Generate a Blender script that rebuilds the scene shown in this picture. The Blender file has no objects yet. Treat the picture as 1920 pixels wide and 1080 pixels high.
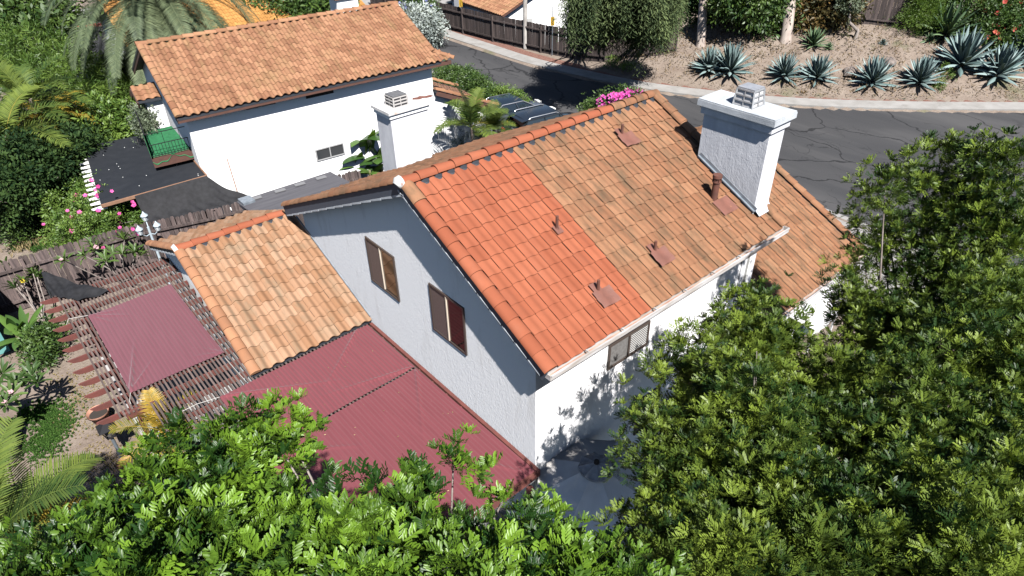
import bpy, math, random
import numpy as np
from mathutils import Vector
random.seed(7); RNG=np.random.default_rng(11)
SC=bpy.context.scene; COL=SC.collection
R=math.radians
# ------------------------------------------------------------------ camera model
CF,CP,CR,CY=1249.07451,-0.60683,-0.02012,0.87183
CAM=np.array([-5.98447,-6.51244,12.77469])
_f=np.array([math.cos(CY)*math.cos(CP),math.sin(CY)*math.cos(CP),math.sin(CP)])
_r=np.array([math.sin(CY),-math.cos(CY),0.]); _u=np.cross(_r,_f)
CRT=math.cos(CR)*_r+math.sin(CR)*_u; CUP=-math.sin(CR)*_r+math.cos(CR)*_u
def ray(u,v):
    d=_f+CRT*(u-960)/CF-CUP*(v-540)/CF; return d/np.linalg.norm(d)
def pz(u,v,z=0.): d=ray(u,v); return CAM+d*(z-CAM[2])/d[2]
def px_(u,v,x): d=ray(u,v); return CAM+d*(x-CAM[0])/d[0]
def py_(u,v,y): d=ray(u,v); return CAM+d*(y-CAM[1])/d[1]
def pd(u,v,dist): return CAM+ray(u,v)*dist
# ------------------------------------------------------------------ object helpers
LOC={}
def link(o): COL.objects.link(o); return o
def tag(o,label=None,cat=None,group=None,kind=None):
    if label: o['label']=label
    if cat: o['category']=cat
    if group: o['group']=group
    if kind: o['kind']=kind
    return o
def thing(name,loc,label,cat,group=None):
    o=link(bpy.data.objects.new(name,None)); o.location=loc; o.empty_display_size=.1
    LOC[o.name]=np.array(loc,float); return tag(o,label,cat,group)
def root_loc(o):
    while o.parent is not None: o=o.parent
    return LOC.get(o.name,np.zeros(3))
def ch(o): return [c for c in bpy.data.objects if c.parent==o]
def copy_tree(o,parent=None):
    kids=ch(o); c=o.copy(); link(c)
    if parent is not None: c.parent=parent
    for k in kids: copy_tree(k,c)
    return c
def link_mesh(name,me,mats,parent=None,loc=None):
    for m in (mats if isinstance(mats,(list,tuple)) else [mats]): me.materials.append(m)
    o=link(bpy.data.objects.new(name,me))
    if parent is not None: o.parent=parent
    elif loc is not None: o.location=loc; LOC[o.name]=np.array(loc,float)
    return o
class MB:
    def __init__(s): s.V=[];s.F=[];s.T=[];s.M=[];s.S=[];s.n=0
    def add(s,verts,faces,tint=.5,m=0,smooth=False):
        b=s.n; s.V.extend([tuple(map(float,v)) for v in verts]); s.n+=len(verts)
        for f in faces:
            s.F.append(tuple(b+i for i in f)); s.T.append(tint); s.M.append(m); s.S.append(smooth)
    def box(s,x0,x1,y0,y1,z0,z1,**k):
        s.obox(((x0+x1)/2,(y0+y1)/2,(z0+z1)/2),(abs(x1-x0)/2,0,0),(0,abs(y1-y0)/2,0),(0,0,abs(z1-z0)/2),**k)
    def obox(s,c,a,b,d,**k):
        c,a,b,d=[np.array(q,float) for q in (c,a,b,d)]
        v=[c+i*a+j*b+l*d for l in (-1,1) for j in (-1,1) for i in (-1,1)]
        s.add(v,[(0,2,3,1),(4,5,7,6),(0,1,5,4),(2,6,7,3),(0,4,6,2),(1,3,7,5)],**k)
    def bar(s,p,q,w,h,up=(0,0,1),**k):
        p,q,up=[np.array(t,float) for t in (p,q,up)]; a=(q-p)/2; l=np.linalg.norm(a)
        if l<1e-9: return
        d=a/l; b=np.cross(up,d); nb=np.linalg.norm(b)
        if nb<1e-6: b=np.cross((1,0,0),d); nb=np.linalg.norm(b)
        b/=nb; n=np.cross(d,b)
        s.obox((p+q)/2,a,b*w/2,n*h/2,**k)
    def tube(s,pts,rad,n=8,cap=True,**k):
        pts=[np.array(p,float) for p in pts]
        if not isinstance(rad,(list,tuple,np.ndarray)): rad=[rad]*len(pts)
        vs=[];N=len(pts);b=None
        for i,p in enumerate(pts):
            d=pts[min(i+1,N-1)]-pts[max(i-1,0)]; d=d/(np.linalg.norm(d)+1e-12)
            if b is None:
                a=np.array((0,0,1.)) if abs(d[2])<.9 else np.array((1.,0,0)); b=np.cross(a,d)
            b=b-d*(b@d); b/=np.linalg.norm(b)+1e-12; c=np.cross(d,b)
            for j in range(n):
                t=2*math.pi*j/n; vs.append(p+rad[i]*(math.cos(t)*b+math.sin(t)*c))
        fs=[(i*n+j,i*n+(j+1)%n,(i+1)*n+(j+1)%n,(i+1)*n+j) for i in range(N-1) for j in range(n)]
        k.setdefault('smooth',True); s.add(vs,fs,**k)
        if cap:
            k2=dict(k);k2['smooth']=False
            s.add(vs[:n],[tuple(range(n))[::-1]],**k2); s.add(vs[-n:],[tuple(range(n))],**k2)
    def prism(s,poly,d,**k):
        p=[np.array(q,float) for q in poly]; d=np.array(d,float); n=len(p)
        s.add(p+[q+d for q in p],[tuple(range(n))[::-1],tuple(range(n,2*n))]+[(i,(i+1)%n,n+(i+1)%n,n+i) for i in range(n)],**k)
    def grid(s,fn,nu,nv,**k):
        vs=[fn(i/nu,j/nv) for j in range(nv+1) for i in range(nu+1)]
        s.add(vs,[(j*(nu+1)+i,j*(nu+1)+i+1,(j+1)*(nu+1)+i+1,(j+1)*(nu+1)+i) for j in range(nv) for i in range(nu)],**k)
    def build(s,name,mats,parent=None,loc=None):
        V=np.array(s.V,float).reshape(-1,3)
        off=root_loc(parent) if parent is not None else (np.array(loc,float) if loc is not None else np.zeros(3))
        me=bpy.data.meshes.new(name); me.from_pydata((V-off).tolist(),[],s.F)
        me.polygons.foreach_set('material_index',s.M); me.polygons.foreach_set('use_smooth',s.S)
        a=me.attributes.new('tint','FLOAT','FACE'); a.data.foreach_set('value',s.T); me.update()
        return link_mesh(name,me,mats,parent,loc)
# ---- fast foliage: a template of quads copied through numpy
def fast(name,VV,QQ,tints,mat,parent=None,loc=None):
    """VV (m,n,3) world verts, QQ (k,4) quads of the template, tints (m,) -> one mesh"""
    m,n,_=VV.shape;k=len(QQ)
    off=root_loc(parent) if parent is not None else (np.array(loc,float) if loc is not None else np.zeros(3))
    V=(VV-off).reshape(-1,3).astype(np.float32)
    F=(np.asarray(QQ)[None]+(np.arange(m)*n)[:,None,None]).reshape(-1,4).astype(np.int32)
    me=bpy.data.meshes.new(name); me.vertices.add(len(V)); me.vertices.foreach_set('co',V.ravel())
    me.loops.add(F.size); me.loops.foreach_set('vertex_index',F.ravel())
    me.polygons.add(len(F)); me.polygons.foreach_set('loop_start',np.arange(0,F.size,4,dtype=np.int32))
    try: me.polygons.foreach_set('loop_total',np.full(len(F),4,np.int32))
    except Exception: pass
    me.update(calc_edges=True)
    T=np.repeat(np.asarray(tints,np.float32),k)
    T=np.clip(T+RNG.normal(0,.07,len(T)),0,1).astype(np.float32)
    a=me.attributes.new('tint','FLOAT','FACE'); a.data.foreach_set('value',T)
    return link_mesh(name,me,mat,parent,loc)
def frames(dirs,roll=None):
    d=dirs/np.linalg.norm(dirs,axis=1,keepdims=True)
    r=RNG.normal(size=d.shape); b=np.cross(r,d); b/=np.linalg.norm(b,axis=1,keepdims=True)
    return np.stack([b,np.cross(d,b),d],axis=2)      # columns: x,y,z(axis)
def scatter(T,pos,dirs,scale):
    Rm=frames(dirs); return pos[:,None,:]+scale[:,None,None]*np.einsum('mij,nj->mni',Rm,T)
def leaf_quads(L,base,d,side,length,width,droop,V,Q,simple=False):
    base,d,side=map(np.array,(base,d,side)); up=np.cross(side,d)
    b=len(V)
    if simple:
        V+= [base-side*width*.12, base+d*length*.55-side*width*.5-up*droop*length*.2, base+d*length-up*droop*length, base+d*length*.55+side*width*.5-up*droop*length*.2]
        Q.append((b,b+1,b+2,b+3))
    else:
        for t,w,dz in ((0,.2,0),(.62,1,-.15),(1,.5,-1)):
            c=base+d*length*t+up*droop*length*dz
            V+=[c-side*width*w/2+up*width*w*.2,c,c+side*width*w/2+up*width*w*.2]
        Q+= [(b,b+1,b+4,b+3),(b+1,b+2,b+5,b+4),(b+3,b+4,b+7,b+6),(b+4,b+5,b+8,b+7)]
def tmpl_shoot(nl=5,pairs=5,ll=.10,lw=.036,rl=.26,spread=60,simple=False,seed=1):
    """leafy branch tip: pinnate leaves radiating round the axis z"""
    rg=random.Random(seed);V=[];Q=[]
    for i in range(nl):
        az=2*math.pi*(i+rg.uniform(-.3,.3))/nl; el=R(rg.uniform(90-spread-15,90-spread+25))
        rd=np.array([math.cos(az)*math.cos(el),math.sin(az)*math.cos(el),math.sin(el)])
        sd=np.cross(rd,(0,0,1.)); sd/=np.linalg.norm(sd); up=np.cross(sd,rd)
        for j in range(pairs):
            t=.2+.8*(j+.5)/pairs; p=rd*rl*t-up*0-np.array([0,0,.12*rl*t*t])
            for sg in (-1,1):
                a=R(rg.uniform(40,65)); d=rd*math.cos(a)+sd*sg*math.sin(a)*.75+up*math.sin(a)*.65
                d/=np.linalg.norm(d); s2=np.cross(d,up); s2/=np.linalg.norm(s2)+1e-9
                leaf_quads(0,p,d,s2,ll*rg.uniform(.8,1.15),lw,rg.uniform(.0,.2),V,Q,simple)
    return np.array(V),np.array(Q)
def tmpl_cluster(n=8,ll=.1,lw=.05,rad=.12,seed=1):
    rg=np.random.default_rng(seed);V=[];Q=[]
    for i in range(n):
        d=rg.normal(size=3);d[2]=abs(d[2])*.8+.1;d/=np.linalg.norm(d); s=np.cross(d,rg.normal(size=3)); s/=np.linalg.norm(s)
        leaf_quads(0,d*rad*rg.uniform(.2,1),d,s,ll*rg.uniform(.7,1.2),lw,rg.uniform(0,.3),V,Q,True)
    return np.array(V),np.array(Q)
def tmpl_whorl(n=12,ll=.3,lw=.07,seed=1,el=(10,70)):
    rg=random.Random(seed);V=[];Q=[]
    for i in range(n):
        az=2.4*i; e=R(el[0]+(el[1]-el[0])*i/n); d=np.array([math.cos(az)*math.cos(e),math.sin(az)*math.cos(e),math.sin(e)])
        s=np.cross(d,(0,0,1.));s/=np.linalg.norm(s); leaf_quads(0,d*.02,d,s,ll*rg.uniform(.8,1.1),lw,.15,V,Q)
    return np.array(V),np.array(Q)
def in_blobs(blobs,n,shell=.5):
    """random points in the outer shell of ellipsoids (x,y,z,r[,ry,rz]) and outward directions"""
    B=np.array([(b[0],b[1],b[2],b[3],b[4] if len(b)>4 else b[3],b[5] if len(b)>5 else b[3]*.85) for b in blobs],float)
    w=(B[:,3]*B[:,4]+B[:,5]*B[:,3])**.72; idx=RNG.choice(len(B),n,p=w/w.sum())
    d=RNG.normal(size=(n,3)); d/=np.linalg.norm(d,axis=1,keepdims=True)
    rr=(shell+(1-shell)*RNG.random(n)**.6)[:,None]
    # lumpy radius so the outline is uneven
    k=1+.22*np.sin(5.1*d[:,:1]+idx[:,None]*1.7)*np.sin(4.3*d[:,1:2]+idx[:,None])+.12*np.sin(9*d[:,2:3]+idx[:,None]*2.1)
    return B[idx,:3]+d*rr*k*B[idx,3:],d
def foliage(name,parent,blobs,T,n,sc,mat,up=.5,shell=.5,loc=None,zmin=.05,tint=None,keep=None,jit=.5,clump=0,cr=.2):
    if clump:
        C,Dc=in_blobs(blobs,max(1,n//clump),shell); idx=RNG.integers(0,len(C),n); off=RNG.normal(size=(n,3))*cr; P=C[idx]+off; D=Dc[idx]*.8+off/cr*.5; ct=np.clip(RNG.normal(.48,.25,len(C)),0,1)[idx]
    else: P,D=in_blobs(blobs,n,shell); ct=np.full(n,.5)
    k=P[:,2]>zmin
    if keep is not None: k&=keep(P)
    P,D,ct=P[k],D[k],ct[k]
    D=D+np.array([0,0,up])+RNG.normal(size=D.shape)*jit*.5
    s=RNG.uniform(sc[0],sc[1],len(P))
    t=np.clip(ct+RNG.normal(0,.14,len(P)),0,1) if tint is None else tint(P)
    return fast(name,scatter(T[0],P,D,s),T[1],t,mat,parent,loc),P
def limbs(mb,base,tips,r0,fork=.45,n=7,wob=.12,r1=.012):
    base=np.array(base,float); c=np.mean(tips,axis=0)
    hub=base*(1-fork)+c*fork; hub[2]=base[2]+(c[2]-base[2])*fork
    mid=(base+hub)/2+RNG.normal(size=3)*wob*.5
    mb.tube([base-np.array([0,0,.1]),mid,hub],[r0*1.15,r0*.9,r0*.7],n)
    for t in tips:
        t=np.array(t,float); m=hub*.5+t*.5+RNG.normal(size=3)*wob+np.array([0,0,-.05])
        mb.tube([hub,hub*.75+m*.25,m,t],[r0*.38,r0*.26,r0*.13,r1],max(5,n-2))
# ------------------------------------------------------------------ materials
def _nodes(name):
    m=bpy.data.materials.new(name); m.use_nodes=True; nt=m.node_tree; nt.nodes.clear()
    out=nt.nodes.new('ShaderNodeOutputMaterial'); b=nt.nodes.new('ShaderNodeBsdfPrincipled'); nt.links.new(b.outputs[0],out.inputs[0])
    return m,nt,b,out
def N(nt,t,**k):
    n=nt.nodes.new(t)
    for a,v in k.items():
        if a in n.inputs.keys(): n.inputs[a].default_value=v
        else: setattr(n,a,v)
    return n
def c4(c): return (c[0],c[1],c[2],1)
def mixc(nt,f,a,b,mode='MIX'):
    n=nt.nodes.new('ShaderNodeMix'); n.data_type='RGBA'; n.blend_type=mode
    for i,v in ((0,f),(6,a),(7,b)):
        if hasattr(v,'node'): nt.links.new(v,n.inputs[i])
        else: n.inputs[i].default_value=v if i==0 else c4(v)
    return n.outputs[2]
def noise(nt,co,scale,detail=4,rough=.55,dist=0):
    n=N(nt,'ShaderNodeTexNoise'); n.inputs['Scale'].default_value=scale; n.inputs['Detail'].default_value=detail
    n.inputs['Roughness'].default_value=rough; n.inputs['Distortion'].default_value=dist
    if co is not None: nt.links.new(co,n.inputs['Vector'])
    return n.outputs['Fac']
def ramp(nt,f,lo,hi,a=0.,b=1.):
    n=N(nt,'ShaderNodeMapRange'); nt.links.new(f,n.inputs[0])
    for i,v in ((1,lo),(2,hi),(3,a),(4,b)): n.inputs[i].default_value=v
    return n.outputs[0]
def coord(nt,scale=None,rot=None):
    t=N(nt,'ShaderNodeTexCoord')
    if scale is None and rot is None: return t.outputs['Object']
    m=N(nt,'ShaderNodeMapping'); nt.links.new(t.outputs['Object'],m.inputs[0])
    if scale is not None: m.inputs['Scale'].default_value=scale
    if rot is not None: m.inputs['Rotation'].default_value=rot
    return m.outputs[0]
def mat(name,c1,c2=None,scale=4,lo=.35,hi=.65,rough=.8,bump=0,bscale=40,tint=0,metal=0,stretch=None,c3=None,s3=1.2,lo3=.55,hi3=.7,spec=.4,tc=None,rot=None,bdist=.02,detail=5):
    m,nt,b,out=_nodes(name); co=coord(nt,stretch,rot); col=c4(c1); src=None
    if c2 is not None:
        src=mixc(nt,ramp(nt,noise(nt,co,scale,detail),lo,hi),c1,c2)
    if tint or tc is not None:
        at=N(nt,'ShaderNodeAttribute',attribute_name='tint').outputs['Fac']
        base=src if src is not None else c1
        if tc is not None: base=mixc(nt,ramp(nt,at,.2,.95),base,tc)
        if tint:
            g=ramp(nt,at,0,1,1-tint,1+tint); cb=N(nt,'ShaderNodeCombineColor')
            for i in range(3): nt.links.new(g,cb.inputs[i])
            base=mixc(nt,1.,base,cb.outputs[0],'MULTIPLY')
        src=base
    if c3 is not None:
        src=mixc(nt,ramp(nt,noise(nt,co,s3,6,.65),lo3,hi3),src if src is not None else c1,c3)
    if src is not None: nt.links.new(src,b.inputs['Base Color'])
    else: b.inputs['Base Color'].default_value=col
    b.inputs['Roughness'].default_value=rough; b.inputs['Metallic'].default_value=metal; b.inputs['Specular IOR Level'].default_value=spec
    if bump:
        bp=N(nt,'ShaderNodeBump'); bp.inputs['Strength'].default_value=bump; bp.inputs['Distance'].default_value=bdist
        nt.links.new(noise(nt,co,bscale,3),bp.inputs['Height']); nt.links.new(bp.outputs[0],b.inputs['Normal'])
    return m
def leafmat(name,dark,light,rough=.42,trans=.25,spec=.5,odd=None):
    m,nt,b,out=_nodes(name); at=N(nt,'ShaderNodeAttribute',attribute_name='tint').outputs['Fac']
    col=mixc(nt,ramp(nt,at,.15,.85),dark,light)
    if odd is not None: col=mixc(nt,ramp(nt,at,.985,1.0),col,odd)
    nt.links.new(col,b.inputs['Base Color']); b.inputs['Roughness'].default_value=rough; b.inputs['Specular IOR Level'].default_value=spec
    tr=N(nt,'ShaderNodeBsdfTranslucent'); g=mixc(nt,1.,col,(1.25,1.3,.5),'MULTIPLY'); nt.links.new(g,tr.inputs[0])
    mx=N(nt,'ShaderNodeMixShader'); mx.inputs[0].default_value=trans
    nt.links.new(b.outputs[0],mx.inputs[1]); nt.links.new(tr.outputs[0],mx.inputs[2]); nt.links.new(mx.outputs[0],out.inputs[0])
    return m
def tilemat(name,c1,c2,stain,amt=.5,tint=.18,s=1.6,lo=.5,hi=.72):
    m,nt,b,out=_nodes(name); co=coord(nt)
    at=N(nt,'ShaderNodeAttribute',attribute_name='tint').outputs['Fac']
    col=mixc(nt,at,c1,c2)
    col=mixc(nt,ramp(nt,noise(nt,co,3.0,5,.6),.3,.7,0,.35),col,tuple(x*.72 for x in c1))
    st=ramp(nt,noise(nt,coord(nt,(1,.35,.35)),s*2.2,6,.7,.3),lo,hi,0,amt)
    col=mixc(nt,st,col,stain)
    sp=ramp(nt,noise(nt,co,45,4,.7),.55,.8,0,.22); col=mixc(nt,sp,col,stain)
    lime=ramp(nt,noise(nt,coord(nt,(1.3,1,1)),1.35,7,.72),.66,.76,0,.45); col=mixc(nt,lime,col,(.36,.30,.27))
    g=ramp(nt,at,0,1,1-tint,1+tint*.6); cb=N(nt,'ShaderNodeCombineColor')
    for i in range(3): nt.links.new(g,cb.inputs[i])
    col=mixc(nt,1.,col,cb.outputs[0],'MULTIPLY')
    nt.links.new(col,b.inputs['Base Color']); b.inputs['Roughness'].default_value=.85; b.inputs['Specular IOR Level'].default_value=.25
    bp=N(nt,'ShaderNodeBump'); bp.inputs['Strength'].default_value=.25; bp.inputs['Distance'].default_value=.01
    nt.links.new(noise(nt,co,60,4),bp.inputs['Height']); nt.links.new(bp.outputs[0],b.inputs['Normal'])
    return m
def stucco(name,c,dirt,strength=.6,lo=.58,hi=.8):
    m,nt,b,out=_nodes(name); co=coord(nt)
    col=mixc(nt,ramp(nt,noise(nt,coord(nt,(1.5,1.5,.35)),1.3,6,.65),lo,hi,0,.5),c,dirt)
    nt.links.new(col,b.inputs['Base Color']); b.inputs['Roughness'].default_value=.9; b.inputs['Specular IOR Level'].default_value=.2
    h=mixc(nt,.5,N(nt,'ShaderNodeRGB').outputs[0],(0,0,0)) if 0 else None
    n1=noise(nt,coord(nt,(1,1,.6)),14,4,.6,1.2)
    bp=N(nt,'ShaderNodeBump'); bp.inputs['Strength'].default_value=strength; bp.inputs['Distance'].default_value=.011
    nt.links.new(n1,bp.inputs['Height'])
    bp2=N(nt,'ShaderNodeBump'); bp2.inputs['Strength'].default_value=.3; bp2.inputs['Distance'].default_value=.0015
    nt.links.new(noise(nt,co,90,2),bp2.inputs['Height']); nt.links.new(bp.outputs[0],bp2.inputs['Normal']); nt.links.new(bp2.outputs[0],b.inputs['Normal'])
    return m
def asphalt():
    m,nt,b,out=_nodes('asphalt'); co=coord(nt)
    col=mixc(nt,ramp(nt,noise(nt,coord(nt,(.6,.12,1),(0,0,R(20))),.9,6,.6),.35,.7),(.034,.034,.036),(.062,.06,.06))
    col=mixc(nt,ramp(nt,noise(nt,coord(nt,(1,.25,1),(0,0,R(-25))),.35,3,.5),.5,.56,0,.5),col,(.03,.03,.032)); col=mixc(nt,ramp(nt,noise(nt,co,160,2),.4,.7,0,.4),col,(.065,.065,.065))
    # tar sealed cracks: edges of a warped cell pattern
    nz=N(nt,'ShaderNodeTexNoise'); nz.inputs['Scale'].default_value=.55; nz.inputs['Detail'].default_value=5; nt.links.new(co,nz.inputs['Vector'])
    def cracks(sc,w,stre,amp):
        mp=N(nt,'ShaderNodeMapping'); nt.links.new(co,mp.inputs[0]); mp.inputs['Scale'].default_value=stre
        vm=N(nt,'ShaderNodeVectorMath',operation='MULTIPLY_ADD'); nt.links.new(nz.outputs['Color'],vm.inputs[0]); vm.inputs[1].default_value=(amp,amp,0); nt.links.new(mp.outputs[0],vm.inputs[2])
        vo=N(nt,'ShaderNodeTexVoronoi',feature='DISTANCE_TO_EDGE'); vo.inputs['Scale'].default_value=sc; nt.links.new(vm.outputs[0],vo.inputs['Vector'])
        return ramp(nt,vo.outputs['Distance'],w*.5,w,1,0)
    k1=cracks(.27,.016,(1,.75,1),2.2); k2=cracks(.5,.013,(1.2,.35,1),3.0)
    gate=ramp(nt,noise(nt,co,.22,2),.46,.54); mm=N(nt,'ShaderNodeMath',operation='MULTIPLY'); nt.links.new(k2,mm.inputs[0]); nt.links.new(gate,mm.inputs[1])
    col=mixc(nt,ramp(nt,k1,0,1,0,.9),col,(.013,.013,.014)); col=mixc(nt,ramp(nt,mm.outputs[0],0,1,0,.75),col,(.018,.018,.019))
    nt.links.new(col,b.inputs['Base Color']); b.inputs['Roughness'].default_value=.88; b.inputs['Specular IOR Level'].default_value=.3
    bp=N(nt,'ShaderNodeBump'); bp.inputs['Strength'].default_value=.3; bp.inputs['Distance'].default_value=.01
    nt.links.new(noise(nt,co,120,3),bp.inputs['Height']); nt.links.new(bp.outputs[0],b.inputs['Normal'])
    return m
def groundmat():
    m,nt,b,out=_nodes('dry_soil'); co=coord(nt)
    soil=mixc(nt,ramp(nt,noise(nt,co,.9,8,.7),.35,.68),(0.1628,0.1266,0.1014),(0.2363,0.1944,0.1586))
    soil=mixc(nt,ramp(nt,noise(nt,co,9,5,.75),.5,.75,0,.55),soil,(.08,.056,.04))
    soil=mixc(nt,ramp(nt,noise(nt,co,38,3,.6),.58,.72,0,.6),soil,(.06,.043,.032))
    soil=mixc(nt,ramp(nt,noise(nt,co,55,2,.5),.64,.74,0,.5),soil,(.33,.29,.24))
    grass=mixc(nt,ramp(nt,noise(nt,co,30,4),.35,.7),(.04,.065,.018),(.10,.115,.045))
    f=ramp(nt,noise(nt,co,.32,5,.65),.56,.66,0,.55)
    col=mixc(nt,f,soil,grass)
    nt.links.new(col,b.inputs['Base Color']); b.inputs['Roughness'].default_value=.95; b.inputs['Specular IOR Level'].default_value=.15
    bp=N(nt,'ShaderNodeBump'); bp.inputs['Strength'].default_value=.8; bp.inputs['Distance'].default_value=.06
    nt.links.new(noise(nt,co,9,8,.7),bp.inputs['Height']); nt.links.new(bp.outputs[0],b.inputs['Normal'])
    return m
TILE_OLD=tilemat('weathered_clay_tile',(0.2208, 0.1015, 0.0522),(0.2424, 0.125, 0.0673),(0.0794, 0.0584, 0.0344),0.72,0.11,1.7,0.46,0.66)
TILE_RED=tilemat('new_red_clay_tile',(0.247, 0.071, 0.034),(0.272, 0.086, 0.043),(0.2112, 0.0952, 0.061),0.35,0.07,1.5,0.5,0.8)
TILE_TAN=tilemat('pale_clay_tile',(0.2805, 0.1449, 0.0755),(0.324, 0.1986, 0.1254),(0.156, 0.1281, 0.0841),0.7,0.12,1.4,0.48,0.7)
TILE_NB=tilemat('brown_clay_tile',(0.2288, 0.1055, 0.0567),(0.286, 0.1491, 0.0832),(0.208, 0.1395, 0.0648),0.6,0.16,1.3,0.48,0.7)
TILE_YEL=tilemat('yellow_clay_tile',(.36,.17,.045),(.4,.2,.06),(.2,.11,.035),.3,.12)
STUC=stucco('white_stucco',(.80,.79,.79),(.50,.47,.44),.8,.55,.78)
STUC2=stucco('smooth_white_stucco',(.82,.82,.81),(.70,.68,.64),.15,.62,.85)
STUCD=stucco('weathered_white_stucco',(.60,.60,.62),(.28,.28,.31),.8,.42,.7)
MORTAR=mat('mortar',(.5,.5,.48),(.36,.36,.35),8,bump=.5)
DARK=mat('dark_eave_void',(.02,.018,.017),rough=.9)
BLACKFELT=mat('black_felt_and_gap_shade',(.03,.033,.04),rough=.6)  # felt of the roof decks, and the black put in for shaded ridge gaps
WOODBR=mat('brown_painted_wood',(.10,.046,.033),(.07,.036,.028),6,rough=.7,stretch=(1,1,6))
REDWOOD=mat('red_stained_wood',(.14,.045,.036),(.105,.038,.031),5,rough=.7,bump=.2,bscale=30)
SLATW=mat('weathered_slat_wood',(.125,.092,.08),(.08,.057,.05),7,rough=.85,tint=.3,stretch=(6,1,6))
FENCEW=mat('weathered_fence_wood',(.115,.085,.078),(.055,.042,.04),2.2,rough=.9,tint=.45,stretch=(7,7,.8),c3=(.24,.205,.19),s3=2.4,lo3=.56,hi3=.78,bump=.4,bscale=18)
FENCED=mat('dark_street_fence_wood',(.085,.065,.058),(.04,.031,.03),2.2,rough=.9,tint=.4,stretch=(7,7,.6),c3=(.16,.13,.12),s3=2.2,lo3=.6,hi3=.8)
GUTTER=mat('galvanised_gutter',(.62,.62,.63),(.42,.38,.34),3,rough=.45,stretch=(.6,3,3),metal=.3)
GUTIN=mat('rusty_gutter_bed',(.30,.16,.11),(.42,.33,.27),5,rough=.7,stretch=(.7,3,3))
FLASH=mat('grey_flashing',(.30,.34,.38),(.2,.23,.26),6,rough=.45,metal=.5)
FLASHW=mat('painted_flashing',(.62,.66,.72),(.5,.54,.6),6,rough=.5)
PIPE=mat('rusty_vent_pipe',(.13,.052,.036),(.09,.042,.032),12,rough=.65)
PATCH=mat('faded_vent_flashing',(.16,.065,.046),(.13,.055,.04),6,rough=.7,bump=.2)
FRAMEB=mat('bronze_window_frame',(.055,.042,.036),rough=.45)
FRAMEL=mat('cream_window_mullion',(.55,.47,.38),rough=.5)
def glass(name,c,rough=.04): return mat(name,c,rough=rough,spec=.9)
SCREEN=mat('window_screen',(.10,.072,.064),(.125,.092,.084),40,rough=.6)
PANE=glass('dark_window_glass',(.03,.018,.015))
PANER=mat('reflecting_window_glass',(.13,.12,.115),rough=.02,metal=1.0)
PANER2=mat('tinted_window_glass',(.08,.05,.046),rough=.04,metal=.9)
BLIND=mat('white_window_blind',(.36,.36,.35),rough=.6)
def clothmat(name,c,c2):
    m,nt,b,out=_nodes(name); co=coord(nt)
    col=mixc(nt,ramp(nt,noise(nt,coord(nt,(6,.5,1)),1.6,5),.3,.7),c,c2)
    w=N(nt,'ShaderNodeTexWave',bands_direction='X'); w.inputs['Scale'].default_value=3.415; w.inputs['Distortion'].default_value=.25; w.inputs['Detail'].default_value=3; nt.links.new(co,w.inputs['Vector'])
    col=mixc(nt,ramp(nt,w.outputs['Fac'],.45,1,0,.4),col,tuple(min(1,x*1.3) for x in c2))
    sp=ramp(nt,noise(nt,co,30,2),.74,.78,0,.7); col=mixc(nt,sp,col,(.25,.16,.15))
    nt.links.new(col,b.inputs['Base Color']); b.inputs['Roughness'].default_value=.75; b.inputs['Specular IOR Level'].default_value=.25
    b.inputs['Sheen Weight'].default_value=.25
    bp=N(nt,'ShaderNodeBump'); bp.inputs['Strength'].default_value=.2; bp.inputs['Distance'].default_value=.004; nt.links.new(noise(nt,co,180,2),bp.inputs['Height']); nt.links.new(bp.outputs[0],b.inputs['Normal'])
    return m
CLOTH=clothmat('maroon_shade_cloth',(0.118,0.027,0.033),(0.142,0.035,0.042))
CLOTH2=clothmat('faded_maroon_shade_cloth',(.110,.033,.043),(.128,.041,.053))
ROPE=mat('white_rope',(.42,.40,.37),rough=.9)
FELT=mat('black_roofing_felt',(.009,.011,.015),(.013,.015,.019),3,rough=.75,bump=.15,bscale=60,c3=(.017,.019,.024),s3=1.1)
SHEDR=mat('dark_shed_roofing',(.06,.058,.066),(.085,.083,.09),1.8,rough=.7,stretch=(.4,5,1))
NETM=mat('black_shade_netting',(.006,.006,.007),(.013,.013,.015),7,rough=.8)
CARPET=mat('green_artificial_turf',(.011,.095,.034),(.018,.135,.05),7,rough=.9,bump=.4,bscale=80)
IRON=mat('black_iron',(.014,.014,.016),rough=.8,spec=.2)
WHITEP=mat('white_paint',(.75,.75,.73),(.6,.6,.58),8,rough=.5)
TERRA=mat('terracotta_pot',(.48,.24,.16),(.4,.2,.14),9,rough=.8)
CONC=mat('pale_concrete',(.265,.255,.24),(.215,.205,.19),1.4,rough=.9,c3=(.18,.17,.155),s3=.9,bump=.3)
CONCD=mat('patio_concrete',(.34,.33,.32),(.28,.27,.26),1.4,rough=.9,bump=.3)
MULCH=mat('red_leaf_litter',(.125,.05,.038),(.2,.115,.085),9,rough=.95,bump=.7,bscale=30,bdist=.05)
REDC=mat('red_kerb_paint',(.5,.06,.06),rough=.7)
ASPH=asphalt(); SOIL=groundmat()
BARK=mat('grey_bark',(.27,.235,.21),(.17,.14,.12),9,rough=.9,bump=.5,stretch=(1,1,.3))
BARKD=mat('dark_bark',(.075,.06,.05),(.045,.036,.03),9,rough=.95,bump=.5,stretch=(1,1,.3))
EUC=mat('peeling_eucalyptus_bark',(.42,.36,.31),(.26,.2,.17),2.4,rough=.85,stretch=(1,1,.35),c3=(.42,.18,.075),s3=2.2,lo3=.6,hi3=.72)
PALMTR=mat('palm_trunk_bark',(.2,.16,.13),(.11,.09,.075),14,rough=.95,bump=.8,stretch=(1,1,3))
GREYCL=mat('grey_umbrella_canvas',(.62,.60,.58),(.55,.53,.51),4,rough=.9,c3=(.66,.62,.57),s3=2)
CARD=mat('dark_car_paint',(.012,.016,.022),rough=.18,spec=.8)
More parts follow.
